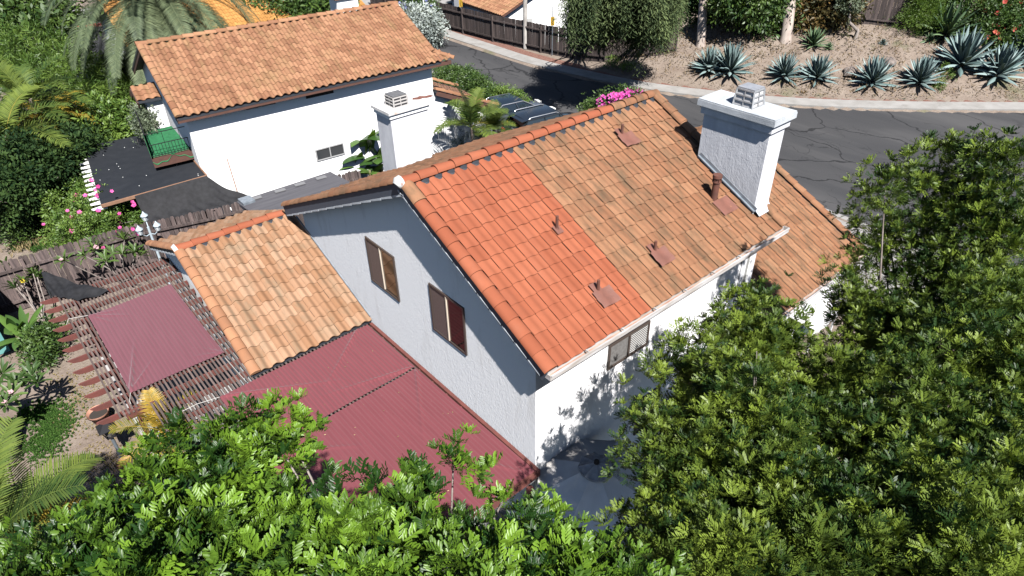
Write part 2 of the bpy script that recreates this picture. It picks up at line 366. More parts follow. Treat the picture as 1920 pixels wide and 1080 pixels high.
CARG=mat('blue_grey_car_paint',(.075,.085,.11),rough=.2,metal=.4,spec=.7)
CGLASS=glass('car_glass',(.012,.018,.024),.03)
TYRE=mat('tyre_rubber',(.02,.02,.02),rough=.9)
CHROME=mat('satin_chrome',(.62,.63,.65),rough=.25,metal=.8)
YELS=mat('yellow_sign_paint',(.33,.2,.02),rough=.5)
TEAL=mat('teal_painted_wall',(.12,.3,.28),(.09,.24,.23),4,rough=.8)
GREYR=mat('grey_shed_roof',(.3,.3,.3),(.2,.2,.21),2,rough=.85)
OCHRE=mat('ochre_wall',(.55,.3,.08),(.48,.26,.075),4,rough=.9)
ROCKM=mat('dark_rock',(.11,.09,.08),(.2,.17,.15),5,rough=.95,bump=.8,bscale=14,bdist=.05)
# leaves
L_CAR=leafmat('glossy_bright_green_leaf',(.013,.040,.006),(.12,.215,.019),.42,.16,.35)
L_RT=leafmat('olive_green_leaf',(.018,.044,.009),(.145,.20,.026),.48,.18,.3)
L_BUSH=leafmat('mid_green_leaf',(.025,.06,.012),(.085,.14,.028),.5,.25)
L_LIME=leafmat('light_green_leaf',(.06,.12,.02),(.15,.23,.04),.5,.3)
L_DARK=leafmat('dark_and_shaded_green_leaf',(.010,.028,.009),(.045,.08,.02),.7,.15,.15)  # dark foliage; its colour also carries deep shade at left and on the bank
L_OLIVE=leafmat('grey_green_leaf',(.06,.085,.05),(.16,.19,.12),.6,.2)
L_SILV=leafmat('silver_grey_leaf',(.2,.235,.22),(.42,.46,.43),.6,.2)
L_BROWN=leafmat('bronze_brown_leaf',(.04,.042,.012),(.15,.09,.025),.6,.2)
L_PEP=leafmat('pepper_tree_leaf',(.018,.034,.014),(.12,.155,.06),.7,.15,.2)
L_PALM=leafmat('palm_frond_green',(.03,.065,.014),(.13,.17,.03),.6,.22,.3,(.3,.22,.03))
L_DATE=leafmat('date_palm_frond',(.035,.055,.03),(.135,.165,.085),.6,.12,.25,(.26,.19,.06))
L_YPALM=leafmat('yellowing_frond',(.13,.16,.025),(.42,.27,.035),.5,.3,.4,(.38,.26,.2))
L_AGAVE=leafmat('blue_green_agave_leaf',(.09,.14,.135),(.205,.275,.265),.5,.02,.4)
L_AGAVG=leafmat('green_agave_leaf',(.045,.09,.045),(.11,.17,.08),.5,.02,.4)
L_BAN=leafmat('banana_leaf',(.035,.08,.02),(.11,.2,.04),.35,.3,.5,(.35,.2,.03))
L_DRY=leafmat('dry_grass',(.2,.15,.07),(.36,.29,.15),.9,.1,.2)
L_LIT=leafmat('leaf_litter_leaf',(.10,.07,.04),(.22,.165,.10),.9,.05,.1)
L_GRASS=leafmat('grass_blade',(.03,.08,.015),(.09,.18,.035),.7,.3,.2)
F_PINK=leafmat('pink_flower',(.55,.03,.22),(.75,.12,.38),.6,.3)
F_MAG=leafmat('magenta_flower',(.42,.02,.22),(.66,.1,.42),.6,.3)
F_WHITE=leafmat('white_flower',(.65,.6,.58),(.8,.75,.7),.6,.3)
F_LPINK=leafmat('pale_pink_flower',(.45,.27,.3),(.6,.38,.42),.6,.3)
F_BLUE=leafmat('pale_blue_flower',(.2,.22,.5),(.42,.45,.72),.6,.3)
F_YEL=leafmat('yellow_flower',(.6,.4,.03),(.75,.6,.05),.6,.3)
F_RED=leafmat('red_flower',(.35,.03,.03),(.5,.09,.05),.6,.3)
# ------------------------------------------------------------------ setting: ground, road, kerbs
FAR=[(60,-16),(42,-3),(36.8,2),(32.5,6.2),(28.6,10.7),(26.4,14.7),(24.9,18.1),(24.1,21.8),(23.4,26.6),(23.6,31.6),(23.7,36.9),(24.2,42),(25.6,46),(24.6,49.2),(21,52.4),(12,57),(-20,66),(-60,76)]
NEAR=[(18.3,-50),(18.3,1.5),(18.7,6),(18.1,12),(17.8,20),(17.8,29),(17.0,33),(14.5,37.5),(9,41.5),(0,45),(-20,50),(-60,58)]
def smooth_line(P,n=3):
    P=np.array(P,float)
    for _ in range(n):
        q=[P[0]]
        for a,b in zip(P[:-1],P[1:]): q+= [a*.75+b*.25,a*.25+b*.75]
        q.append(P[-1]); P=np.array(q)
    return P
FARS,NEARS=smooth_line(FAR),smooth_line(NEAR)
ROADP=np.vstack([[ (60,-50) ],FARS,NEARS[::-1]])
def inside(P,x,y):
    r=np.zeros(x.shape,bool);n=len(P)
    for i in range(n):
        x1,y1=P[i];x2,y2=P[(i+1)%n]
        if y1==y2: continue
        c=((y1>y)!=(y2>y))&(x<(x2-x1)*(y-y1)/(y2-y1)+x1); r^=c
    return r
def dist(P,x,y):
    d=np.full(x.shape,1e9)
    for a,b in zip(P[:-1],P[1:]):
        e=b-a;L=e@e+1e-12; t=np.clip(((x-a[0])*e[0]+(y-a[1])*e[1])/L,0,1)
        d=np.minimum(d,np.hypot(x-a[0]-t*e[0],y-a[1]-t*e[1]))
    return d
def sst(t): t=np.clip(t,0,1); return t*t*(3-2*t)
def H(x,y):
    x=np.asarray(x,float);y=np.asarray(y,float)
    ins=inside(ROADP,x,y); d1=dist(FARS,x,y); d2=dist(NEARS,x,y)
    h=np.where(ins,-.3*sst((np.minimum(d1,d2)-.0)/.5),0.)
    far=(~ins)&(d1<d2)
    w=sst((24.5-y-(x-27)*.15)/3.5)
    hill=.33*np.clip(d1-1.3,0,12)+.10*np.clip(d1-13.3,0,60)
    rough=.05*np.sin(1.7*x+.6*y)*np.sin(1.3*y-.4*x)+.03*np.sin(3.9*x)*np.sin(3.1*y+x)
    h=np.where(far,w*(hill+rough*sst((d1-1.2)/1.5))-(1-w)*2.4*sst((d1-2.6)/2.5)*(y<47),h)
    near=(~ins)&(d2<=d1)
    return np.where(near,.03*np.sin(.9*x+1.1*y)*np.sin(1.2*y-.5*x)*sst((d2-1)/2)-.03*sst((d2-1)/2),h)
def pg(u,v):
    d=ray(u,v); ts=np.concatenate([np.arange(8,70,.25),np.arange(70,160,1.)]); P=CAM+d*ts[:,None]; b=P[:,2]<=H(P[:,0],P[:,1]); i=int(np.argmax(b)) if b.any() else len(ts)-1
    ts=np.linspace(ts[max(i-1,0)],ts[i],24); P=CAM+d*ts[:,None]; b=P[:,2]<=H(P[:,0],P[:,1]); return P[int(np.argmax(b)) if b.any() else -1]
def axis(a,b,c,d,fine,coarse): return np.concatenate([np.arange(a,b,coarse),np.arange(b,c,fine),np.arange(c,d+.1,coarse)])
gx=axis(-140,-16,64,240,.5,8.); gy=axis(-60,-14,60,260,.5,8.)
X,Y=np.meshgrid(gx,gy); Zg=H(X.ravel(),Y.ravel())
def gridmesh(name,X,Y,Z,m):
    ny,nx=X.shape; V=np.stack([X.ravel(),Y.ravel(),Z],1)
    i=np.arange(ny-1)[:,None]*nx+np.arange(nx-1)[None]; F=np.stack([i,i+1,i+nx+1,i+nx],-1).reshape(-1,4)
    me=bpy.data.meshes.new(name); me.from_pydata(V.tolist(),[],F.tolist()); me.polygons.foreach_set('use_smooth',[True]*len(F)); me.update()
    return link_mesh(name,me,m)
tag(gridmesh('ground',X,Y,Zg,SOIL),kind='structure')
# road sheet
mb=MB(); poly=[(p[0],p[1],-.13) for p in ROADP]; mb.add(poly,[tuple(range(len(poly)))]); tag(mb.build('road',ASPH),kind='structure')
def strip(name,P,w0,w1,z0,z1,m,sub=None,drop=.2):
    """band along polyline P from offset w0 (road side, height z0) to w1 (height z1); + is left of travel"""
    mb=MB();P=np.array(P);n=len(P);T=np.gradient(P,axis=0);T/=np.linalg.norm(T,axis=1,keepdims=True);Nn=np.stack([-T[:,1],T[:,0]],1)
    rows=[(w0,z0-drop),(w0,z0),(w1,z1),(w1,z1-drop)]
    vs=[(P[i,0]+Nn[i,0]*w,P[i,1]+Nn[i,1]*w,z) for i in range(n) for w,z in rows]
    mb.add(vs,[(i*4+j,i*4+j+1,i*4+j+5,i*4+j+4) for i in range(n-1) for j in range(3)])
    return tag(mb.build(name,m),kind='structure')
# FAR travels so that the hill is on its right (negative offset); NEAR has the lots on its left
k0=[i for i,p in enumerate(FARS) if p[1]<46][-1]
strip('kerb',FARS[:k0],.05,-.95,.0,.05,CONC)
strip('leaf_litter',FARS[[i for i,p in enumerate(FARS[:k0]) if p[1]>-10]],-.951,-1.75,.012,.03,MULCH)
strip('kerb',FARS[k0-1:],.05,-.25,.02,.06,REDC); strip('pavement',FARS[k0-1:],-.251,-7,.03,.05,CONC)
strip('kerb',NEARS,-.5,.15,-.09,.0,CONC); strip('pavement',NEARS,.151,1.75,.02,.03,CONC)
# driveways
mb=MB(); mb.add([(12.5,-3.,.012),(18.1,-3.,.012),(18.3,5.2,.012),(12.5,5.2,.012)],[(0,1,2,3)]); tag(mb.build('driveway',CONC),kind='structure')
mb=MB(); mb.add([(11,14.2,.012),(17.7,13.6,.012),(17.5,20.6,.012),(11,20.6,.012)],[(0,1,2,3)]); tag(mb.build('driveway',CONC),kind='structure')
mb=MB(); mb.add([(-.2,-2.6,.011),(5,-2.6,.011),(5,-.02,.011),(-.2,-.02,.011)],[(0,1,2,3)]); tag(mb.build('patio_paving',CONCD),kind='structure')
mb=MB(); mb.add([(-5.6,-.5,.012),(-.02,-.5,.012),(-.02,13,.012),(-5.6,13,.012)],[(0,1,2,3)]); tag(mb.build('patio_paving',CONCD),kind='structure')

# ------------------------------------------------------------------ roof tile builders
def prof(t,amp):
    return amp*.58+amp*.62*math.sin(2*math.pi*t-.25)-.016*t+(.004 if t<.04 else 0)
def tile_roof(mb,O,ux,us,ncol,nrow,tw,tl,amp=.055,mi=lambda c,r:0,skip=lambda c,r:False,lift=.026,seg=9,tj=None):
    O,ux,us=[np.array(q,float) for q in (O,ux,us)]; n=np.cross(ux,us)
    for r in range(nrow):
        for c in range(ncol):
            if skip(c,r): continue
            ju,jv,jl=random.uniform(-.004,.004),random.uniform(-.008,.008),random.uniform(0,.008); tw_=tw*1.01
            vs=[];lip=[]
            for i in range(seg+1):
                t=i/seg;h=prof(t,amp);u=c*tw+t*tw_+ju
                f=O+ux*u+us*(r*tl-.015+jv)+n*(h+lift+jl); b=O+ux*u+us*((r+1)*tl+.05)+n*(h+.004)
                vs.append((f,b)); lip.append(f-n*.03+us*.002)
            T=random.random()
            V=[p for q in vs for p in q]; mb.add(V,[(2*i,2*i+2,2*i+3,2*i+1) for i in range(seg)],tint=T,m=mi(c,r),smooth=True)
            V2=[q[0] for q in vs]+lip; k=seg+1; mb.add(V2,[(i,k+i,k+i+1,i+1) for i in range(seg)],tint=T,m=mi(c,r))
def barrels(mb,p,q,up,r0=.12,seg=.36,taper=.86,flat=1.,mi=lambda i:0,n=9,over=.06,wid=1.,cap0=True,cap1=True):
    """half round cover tiles lapped from p (lower) to q"""
    p,q,up=[np.array(t,float) for t in (p,q,up)];d=q-p;L=np.linalg.norm(d);d/=L;k=max(1,round(L/seg));s=L/k
    b=np.cross(d,up);b/=np.linalg.norm(b);up=np.cross(b,d)
    for i in range(k):
        T=random.random();r1=r0*taper;a=p+d*(i*s-random.uniform(0,.01));e=p+d*((i+1)*s+over)
        vs=[]
        for c_,r,lz in ((a,r0,.022),(e,r1,0)):
            for j in range(n+1):
                t=math.pi*j/n; vs.append(c_+b*math.cos(t)*r*wid+up*(math.sin(t)*r*flat+lz))
        m=n+1; mb.add(vs,[(j,j+1,m+j+1,m+j) for j in range(n)],tint=T,m=mi(i),smooth=True)
        inn=[a+b*math.cos(math.pi*j/n)*(r0-.022)*wid+up*(math.sin(math.pi*j/n)*(r0-.022)*flat+.022) for j in range(n+1)]
        mb.add(vs[:m]+inn,[(j,m+j,m+j+1,j+1) for j in range(n)],tint=T,m=mi(i))
        if (i==0 and cap0): mb.add(vs[:m],[tuple(range(m))],tint=T,m=mi(i))
        if (i==k-1 and cap1): mb.add(vs[m:],[tuple(range(m))[::-1]],tint=T,m=mi(i))
def unit(v): v=np.array(v,float); return v/np.linalg.norm(v)

# ------------------------------------------------------------------ main house
yR,zR,yE,zE,yB,zB=3.405,7.33,-.569,5.343,9.783,4.38
XO,XE=-.32,6.98
HS=thing('house',(3.4,4.5,0),'white two storey house in the foreground with a bright red strip of new roof tiles','house')
mb=MB(); mb.prism([(0,0,0),(0,0,zE-.02),(0,yR,zR-.25),(0,yB-.45,zB+.0),(0,yB-.45,0)],(XE-.18,0,0))
walls=mb.build('wall',STUC,HS)
# lower left wing (its ridge runs along x) and garage wing
lyR,lzR,lyE,lzE,lX=10.1,4.03,6.2,2.45,-3.18; ls=(lzR-lzE)/(lyR-lyE)
mb=MB(); mb.prism([(lX+.3,lyE+.35,0),(lX+.3,lyE+.35,lzE+.05),(lX+.3,lyR,lzR-.15),(lX+.3,2*lyR-lyE-.5,lzE+.1),(lX+.3,2*lyR-lyE-.5,0)],(-lX-.3,0,0))
mb.build('wall',STUC2,HS)
gE=np.array([12.1,-.69,2.6]); gs=.483; gyR=4.3; gzR=2.6+gs*(gyR+.69)
mb=MB(); mb.prism([(XE-.181,-.25,0),(XE-.181,-.25,2.62),(XE-.181,gyR,gzR-.2),(XE-.181,8.6,2.75),(XE-.181,8.6,0)],(11.8-XE+.181,0,0)); mb.build('wall',STUC,HS)
# roof decks
def deck(mb,x0,x1,ya,za,yb,zb,th=.1,m=0): mb.prism([(x0,ya,za-.012),(x0,yb,zb-.012),(x0,yb,zb-th),(x0,ya,za-th)],(x1-x0,0,0),m=m)
s5=.5; uS=unit((0,1,.5)); uB=unit((0,-1,(zR-zB)/(yB-yR))); Lf=math.hypot(yR-yE,zR-zE)
mb=MB(); deck(mb,XO+.05,XE,yE+.03,zE+.01,yR,zR); deck(mb,XO+.05,XE,yB,zB,yR+.001,zR)
roof=mb.build('roof',BLACKFELT,HS)
tw=.3; nc=23; X0=XO+.28
nr=13; tl=(Lf-.10)/nr
mb=MB(); tile_roof(mb,(X0,yE,zE),(1,0,0),uS,8,nr,tw,tl,.036)
o=mb.build('new_tile_section',TILE_RED,HS); o['label']='bright red new tiles by the gable edge'
mb=MB(); tile_roof(mb,(X0+8*tw,yE,zE),(1,0,0),uS,nc-8,nr,tw,tl,.040,skip=lambda c,r:(c>=14 and r>2 and 0))
o=mb.build('old_tile_section',TILE_OLD,HS); o['label']='weathered brown tiles with dark lichen'
Lb=math.hypot(yB-yR,zB-zR); nrb=20
mb=MB(); tile_roof(mb,(XE-.02,yB,zB),(-1,0,0),uB,24,nrb,tw,(Lb-.1)/nrb,.052,seg=6); mb.build('rear_tile_section',TILE_OLD,HS)
# ridge caps, rakes
mb=MB(); barrels(mb,(XO-.02,yR,zR+.03),(5.4,yR,zR+.03),(0,0,1),.135,.42,.84,.85); mb.build('ridge_cap',TILE_RED,HS)
mb=MB(); barrels(mb,(5.42,yR,zR+.03),(XE+.03,yR,zR+.03),(0,0,1),.14,.42,.84,.85); mb.build('ridge_cap',TILE_OLD,HS)
mb=MB(); e=.03; barrels(mb,(XO+.11,yE-.02,zE+e),(XO+.11,yE+(yR-yE)*.88,zE+(zR-zE)*.88+e),(0,-.5,1),.135,.345,.9,.75,wid=1.1); mb.build('rake_tile',TILE_RED,HS)
mb=MB(); barrels(mb,(XO+.11,yE+(yR-yE)*.88,zE+(zR-zE)*.88+e),(XO+.11,yR-.05,zR+e),(0,-.5,1),.135,.345,.9,.75,wid=1.1); mb.build('rake_tile',TILE_OLD,HS); mb=MB()
barrels(mb,(XO+.11,yB+.02,zB+e),(XO+.11,yR+.05,zR+e),(0,.5,1),.135,.345,.9,.75,wid=1.1); mb.build('rake_tile',TILE_OLD,HS); mb=MB()
barrels(mb,(XE-.02,yE,zE+e),(XE-.02,yR-.05,zR+e),(0,-.5,1),.12,.345,.9,.7,wid=1.1); mb.build('rake_tile',TILE_OLD,HS)
mb=MB(); mb.tube([(XO-.06,yR,zR+.02),(XO-.02,yR,zR+.05),(XO+.05,yR,zR+.06)],[.09,.135,.14],10); mb.build('mortar_cap',MORTAR,HS)
# black wavy strip under the ridge caps, drawn for the shade in the pan gaps
mb=MB(); mb.grid(lambda s,t:(X0+s*nc*tw,yR-.105-.045*t,zR-.05-.0225*t+(.052 if t<.5 else .0)+.03*(1-t)*math.sin(2*math.pi*s*nc+math.pi)),nc*8,2)
mb.build('dark_gap_strip',BLACKFELT,HS)
# fascia + barge boards
mb=MB()
for (ya,za,yb,zb,dz) in ((yE+.02,zE,yR,zR,-1),(yB-.02,zB,yR,zR,1)):
    mb.bar((XO+.03,ya,za-.085),(XO+.03,yb,zb-.085),.03,.25)
mb.build('barge_board',mat('dark_barge_paint',(.05,.06,.08),rough=.7),HS)
mb=MB()
for i in range(14):
    t=i/13.3; y=yB-.1-(yB-.3-yR)*t; z=zB+(zR-zB)*t*.97-.2
    mb.prism([(XO+.004,y,z+.02),(XO+.004,y-.44,z+.22),(XO+.004,y-.44,z+.17),(XO+.004,y-.02,z-.01)],(.01,0,0))
for i in range(12):
    t=(i+.4)/12; y=yE+(yR-yE)*t;z=zE+(zR-zE)*t-.19
    mb.prism([(XO+.004,y,z+.02),(XO+.004,y+.3,z+.17),(XO+.004,y+.3,z+.135),(XO+.004,y,z-.005)],(.01,0,0))
mb.build('rake_flashing',mat('pale_metal_flashing',(.42,.45,.48),(.3,.32,.35),6,rough=.5),HS)
mb=MB(); mb.box(XO+.06,XE,yE+.05,yE+.08,zE-.16,zE-.015); mb.build('fascia',WHITEP,HS)
# gutter: an open trough
def gutter(x0,x1,y,z,parent):
    mb=MB(); w,h=.125,.1
    mb.box(x0,x1,y-w,y-w+.012,z-h,z+.012,m=0); mb.box(x0,x1,y-w+.0125,y+.0,z-h,z-h+.012,m=1); mb.box(x0,x1,y,y+.012,z-h,z+.02,m=0)
    mb.box(x0-.012,x0-.0005,y-w,y+.012,z-h,z+.012); mb.box(x1+.0005,x1+.012,y-w,y+.012,z-h,z+.012)
    k=int((x1-x0)/1.0)
    for i in range(1,k+1): mb.box(x0+i*(x1-x0)/(k+1)-.012,x0+i*(x1-x0)/(k+1)+.012,y-w-.003,y+.014,z-.012,z+.018)
    mb.box(x0,x1,y-w-.02,y-w-.0005,z-.012,z+.016)
    return mb.build('gutter',[GUTTER,GUTIN],parent)
gutter(XO+.04,XE+.0,yE+.02,zE-.005,HS)
mb=MB(); mb.bar((6.72,-.3,zE-.12),(6.72,-.045,zE-.45),.07,.06); mb.box(6.685,6.755,-.075,-.005,.3,zE-.46)
mb.build('downspout',WHITEP,HS)
# gable windows on x=0
def win_x0(yl,yr,z0,z1,pane2):
    mb=MB(); t=.045
    mb.box(-.035,-.002,yr,yl,z1-t,z1); mb.box(-.035,-.002,yr,yl,z0,z0+t); mb.box(-.0345,-.002,yl-t,yl,z0+t,z1-t); mb.box(-.0345,-.002,yr,yr+t,z0+t,z1-t)
    f=mb.build('window',FRAMEB,HS); ym=(yl+yr)/2
    mb=MB(); mb.box(-.038,-.012,ym-.014,ym+.014,z0+t,z1-t); mb.build('mullion',FRAMEL,f)
    mb=MB(); mb.box(-.016,-.004,ym+.02,yl-t,z0+t,z1-t); mb.build('insect_screen',SCREEN,f)
    mb=MB(); mb.box(-.012,-.004,yr+t,ym-.02,z0+t,z1-t); mb.build('pane',pane2,f)
win_x0(5.78,4.57,3.90,5.105,PANER); win_x0(3.235,2.055,3.90,5.105,PANER2)
# front window with blinds, and lower windows
def win_y0(xl,xr,z0,z1):
    mb=MB(); t=.05
    mb.box(xl,xr,-.04,-.002,z1-t,z1); mb.box(xl,xr,-.04,-.002,z0,z0+t); mb.box(xl,xl+t,-.0395,-.002,z0+t,z1-t); mb.box(xr-t,xr,-.0395,-.002,z0+t,z1-t)
    xm=(xl+xr)/2; mb.box(xm-.025,xm+.025,-.0395,-.002,z0+t,z1-t); f=mb.build('window',FRAMEB,HS)
    mb=MB(); mb.box(xl+t,xm-.025,-.012,-.004,z0+t,z1-t); mb.build('insect_screen',mat('grey_screen',(.16,.155,.15),(.11,.105,.1),20,rough=.6),f)
    mb=MB(); mb.box(xm+.025,xr-t,-.01,-.004,z0+t,z1-t); mb.build('pane',PANE,f)
    mb=MB(); n=11
    for i in range(n):
        z=z0+t+(z1-z0-2*t)*(i+.5)/n; mb.bar((xm+.035,-.018,z),(xr-t-.01,-.018,z),.012,.04,up=(0,-.6,1))
    mb.build('blind',BLIND,f)
win_y0(1.93,3.17,3.72,4.36); win_y0(3.1,3.9,1.0,2.1)
# side door and brown boards low on the front wall
mb=MB(); mb.box(4.6,5.5,-.05,-.002,0.02,2.1); dr=mb.build('door',mat('stained_door_wood',(.13,.05,.028),(.09,.038,.024),5,rough=.6,stretch=(6,6,.8)),HS)
mb=MB(); mb.tube([(4.7,-.1,1.0),(4.7,-.05,1.0)],.02,8); mb.build('handle',CHROME,dr)
# vent pipes on the front slope
def on_front(x,y): return np.array([x,y,zR-.5*(yR-y)])
nS=unit((0,-.5,1))
for (x,y,h,r,big) in ((1.62,.12,.27,.03,1),(1.84,1.45,.30,.03,0),(3.38,.25,.26,.03,1),(5.05,2.72,.27,.03,1)):
    b=on_front(x,y)+nS*.05
    mb=MB(); mb.tube([b-np.array([0,0,.08]),b+np.array([.0,0,h])],r,10); mb.tube([b,b+np.array([0,0,.05])],[r*2,r*1.3],10); v=mb.build('vent_pipe',PIPE,HS)
    mb=MB()
    if big:
        a=random.uniform(-.05,.05)
        mb.grid(lambda s,t: b+np.array([1,a,0])*((s-.35)*.42)+uS*((t-.95)*.36)+nS*(.045+.02*math.sin(s*7)+.012*math.sin(t*9)),5,4,smooth=True)
        mb.grid(lambda s,t: b+np.array([1,a,0])*((s-.5)*.2)+uS*((t-.15)*.22)+nS*(.05+.01*math.sin(s*5)),3,3,smooth=True)
    else: mb.grid(lambda s,t: b+np.array([1,0,0])*((s-.5)*.16)+uS*((t-.6)*.2)+nS*(.04),3,3,smooth=True)
    mb.build('pipe_flashing',PATCH,v)
b=on_front(5.82,.62)+nS*.03
mb=MB(); mb.tube([b-np.array([0,0,.1]),b+np.array([0,0,.5])],.075,14); mb.tube([b+np.array([0,0,.50]),b+np.array([0,0,.535])],[.078,.05],12)
for i in range(6):
    a=i*math.pi/3; q=b+np.array([.085*math.cos(a),.085*math.sin(a),.44]); mb.bar(q,q+np.array([0,0,.1]),.02,.01)
mb.tube([b+np.array([0,0,.535]),b+np.array([0,0,.6])],[.105,.1],14); mb.tube([b+np.array([0,0,.43]),b+np.array([0,0,.45])],[.1,.1],14)
v=mb.build('flue_pipe',PIPE,HS)
mb=MB(); mb.grid(lambda s,t: b+np.array([1,0,0])*((s-.3)*.5)+uS*((t-1.15)*.4)+nS*(.05+.015*math.sin(s*7)),5,4,smooth=True); mb.build('pipe_flashing',PATCH,v)
# chimneys
def arrestor(parent,c,wx,wy,h,tap,bars,mats,levels):
    c=np.array(c,float); mb=MB(); cor=[]
    for k,(sx,sy) in enumerate(((-1,-1),(1,-1),(1,1),(-1,1))):
        p=c+np.array([sx*wx/2,sy*wy/2,0]); q=c+np.array([sx*wx/2*tap,sy*wy/2*tap,h]); cor.append((p,q)); mb.bar(p,q,.035,.035,m=0)
    for i in range(4):
        (p,q),(p2,q2)=cor[i],cor[(i+1)%4]
        for l in range(levels+1):
            t=l/levels; mb.bar(p+(q-p)*t,p2+(q2-p2)*t,.03,.03,m=0)
        mb.bar((p+p2)/2,(q+q2)/2,.022,.022,m=0)
        ins=.02; mid=(c+np.array([0,0,h/2]))
        w=[p+(mid-p)*ins*2,p2+(mid-p2)*ins*2,q2+(mid-q2)*ins*2,q+(mid-q)*ins*2]; mb.add(w,[(0,1,2,3)],m=1)
    t=[q for p,q in cor]; mb.prism([x+np.array([0,0,.012]) for x in t],(0,0,.03),m=2)
    return mb.build('spark_arrestor',mats,parent)
MESH1=mat('pale_wire_mesh',(.55,.54,.54),(.40,.38,.38),3,rough=.6,stretch=(1,1,9)); FR1=mat('zinc_frame',(.40,.41,.42),(.3,.31,.32),9,rough=.5,metal=.4)
TOP1=mat('zinc_lid',(.34,.35,.37),(.26,.27,.29),7,rough=.5,metal=.3); MESH2=mat('dark_wire_mesh',(.05,.05,.055),rough=.7); FR2=mat('grey_frame',(.42,.4,.38),rough=.6)
CAPM=mat('weathered_cap_paint',(.44,.46,.48),(.31,.33,.35),2.5,rough=.8,bump=.3,c3=(.30,.31,.34),s3=3,lo3=.6,hi3=.8)
cx0,cx1,cy0,cy1=6.48,7.06,-.02,1.6
mb=MB(); mb.box(cx0,cx1,cy0,cy1,0.,7.56); chm=mb.build('chimney',STUCD,HS)
mb=MB(); mb.box(cx0-.06,cx1+.06,cy0-.06,cy1+.06,7.50,7.685); mb.build('chimney_collar',STUCD,chm)
mb=MB(); mb.box(cx0-.13,cx1+.13,cy0-.13,cy1+.13,7.68,7.80); mb.box(cx0-.12,cx1+.12,cy0-.12,cy1+.12,7.801,7.83); mb.build('chimney_cap',CAPM,chm)
arrestor(chm,((cx0+cx1)/2+.02,(cy0+cy1)/2-.02,7.83),.43,.47,.34,.86,2,[FR1,MESH1,TOP1],3)
mb=MB()
mb.prism([on_front(cx0-.07,cy0)+nS*.09,on_front(cx0-.07,cy1)+nS*.09,on_front(cx0-.07,cy1)+nS*.115,on_front(cx0-.07,cy0)+nS*.115],(.068,0,0))
mb.prism([on_front(cx0-.02,cy0)+nS*.1,on_front(cx0-.02,cy1)+nS*.1,on_front(cx0-.02,cy1)+nS*.19,on_front(cx0-.02,cy0)+nS*.19],(.018,0,0)); mb.build('step_flashing',FLASH,chm)
mb=MB(); q=on_front(cx0,cy0); mb.add([q+nS*.08+uS*-.14,q+np.array([cx1-cx0-.08,0,0])+nS*.08+uS*-.14,q+np.array([cx1-cx0-.02,-.004,.14]),q+np.array([0,-.004,.14])],[(0,1,2,3)]); mb.build('apron_flashing',FLASHW,chm)
# rear chimney
rx0,rx1,ry0,ry1,rzt=2.66,3.86,8.66,9.40,6.40
mb=MB(); mb.box(rx0,rx1,ry0,ry1,0,rzt); ch2=mb.build('chimney',STUCD,HS)
mb=MB(); mb.box(rx0-.04,rx1+.04,ry0-.04,ry1+.04,rzt-.0,rzt+.12); mb.build('chimney_collar',STUC2,ch2)
mb=MB(); mb.box(rx0-.09,rx1+.09,ry0-.09,ry1+.09,rzt+.121,rzt+.20); mb.build('chimney_cap',mat('stained_cap_concrete',(.60,.58,.56),(.46,.45,.44),3,rough=.85,c3=(.42,.28,.2),s3=2.2,lo3=.6,hi3=.75),ch2)
mb=MB(); cc=pz(790,183,rzt+.203)
pts=[(-.28,.02),(-.2,.1),(-.08,.06),(.02,.1),(.12,.02),(.3,.0),(.33,-.08),(.2,-.12),(.08,-.1),(0,-.05),(-.12,-.07),(-.2,-.03)]
mb.prism([(cc[0]+a,cc[1]+b_*1.3,rzt+.203) for a,b_ in pts][::-1],(0,0,.012)); mb.build('rusty_scrap',PATCH,ch2)
arrestor(ch2,((rx0+rx1)/2-.14,(ry0+ry1)/2+.0,rzt+.2),.44,.44,.26,.97,2,[FR2,MESH2,mat('dark_lid',(.085,.085,.09),(.12,.12,.12),9,rough=.7)],3)
# lower left wing roof
RAKEM=tilemat('orange_rake_tile',(.29,.135,.07),(.32,.16,.085),(.18,.11,.07),.4,.14)
lL=math.hypot(lyR-lyE,lzR-lzE); uL=unit((0,lyR-lyE,lzR-lzE)); nrl=12
mb=MB(); deck(mb,lX+.03,-.012,lyE+.03,lzE+.01,lyR,lzR); deck(mb,lX+.03,-.012,2*lyR-lyE,lzE,lyR+.001,lzR); mb.build('roof',BLACKFELT,HS)
mb=MB(); tile_roof(mb,(lX+.2,lyE,lzE),(1,0,0),uL,10,nrl,.296,(lL-.1)/nrl,.074); mb.build('tile_section',TILE_TAN,HS)
mb=MB(); uLb=unit((0,lyE-lyR,lzR-lzE)); tile_roof(mb,(-.02,2*lyR-lyE,lzE),(-1,0,0),uLb,10,nrl,.296,(lL-.1)/nrl,.062,seg=6); mb.build('tile_section',TILE_TAN,HS)
mb=MB(); barrels(mb,(lX+.05,lyR,lzR+.03),(-.3,lyR,lzR+.03),(0,0,1),.135,.42,.86,.85); mb.build('ridge_cap',TILE_RED,HS)
mb=MB(); mb.tube([(lX-.02,lyR,lzR+.03),(lX+.08,lyR,lzR+.06)],[.12,.15],10); mb.build('mortar_cap',MORTAR,HS)
mb=MB(); barrels(mb,(lX+.09,lyE-.02,lzE+e),(lX+.09,lyR-.04,lzR+e),(0,-.4,1),.125,.35,.92,.75,wid=1.1); mb.build('rake_tile',RAKEM,HS); mb=MB(); barrels(mb,(lX+.09,2*lyR-lyE+.02,lzE+e),(lX+.09,lyR+.04,lzR+e),(0,.4,1),.125,.35,.92,.75,wid=1.1)
mb.build('rake_tile',RAKEM,HS)
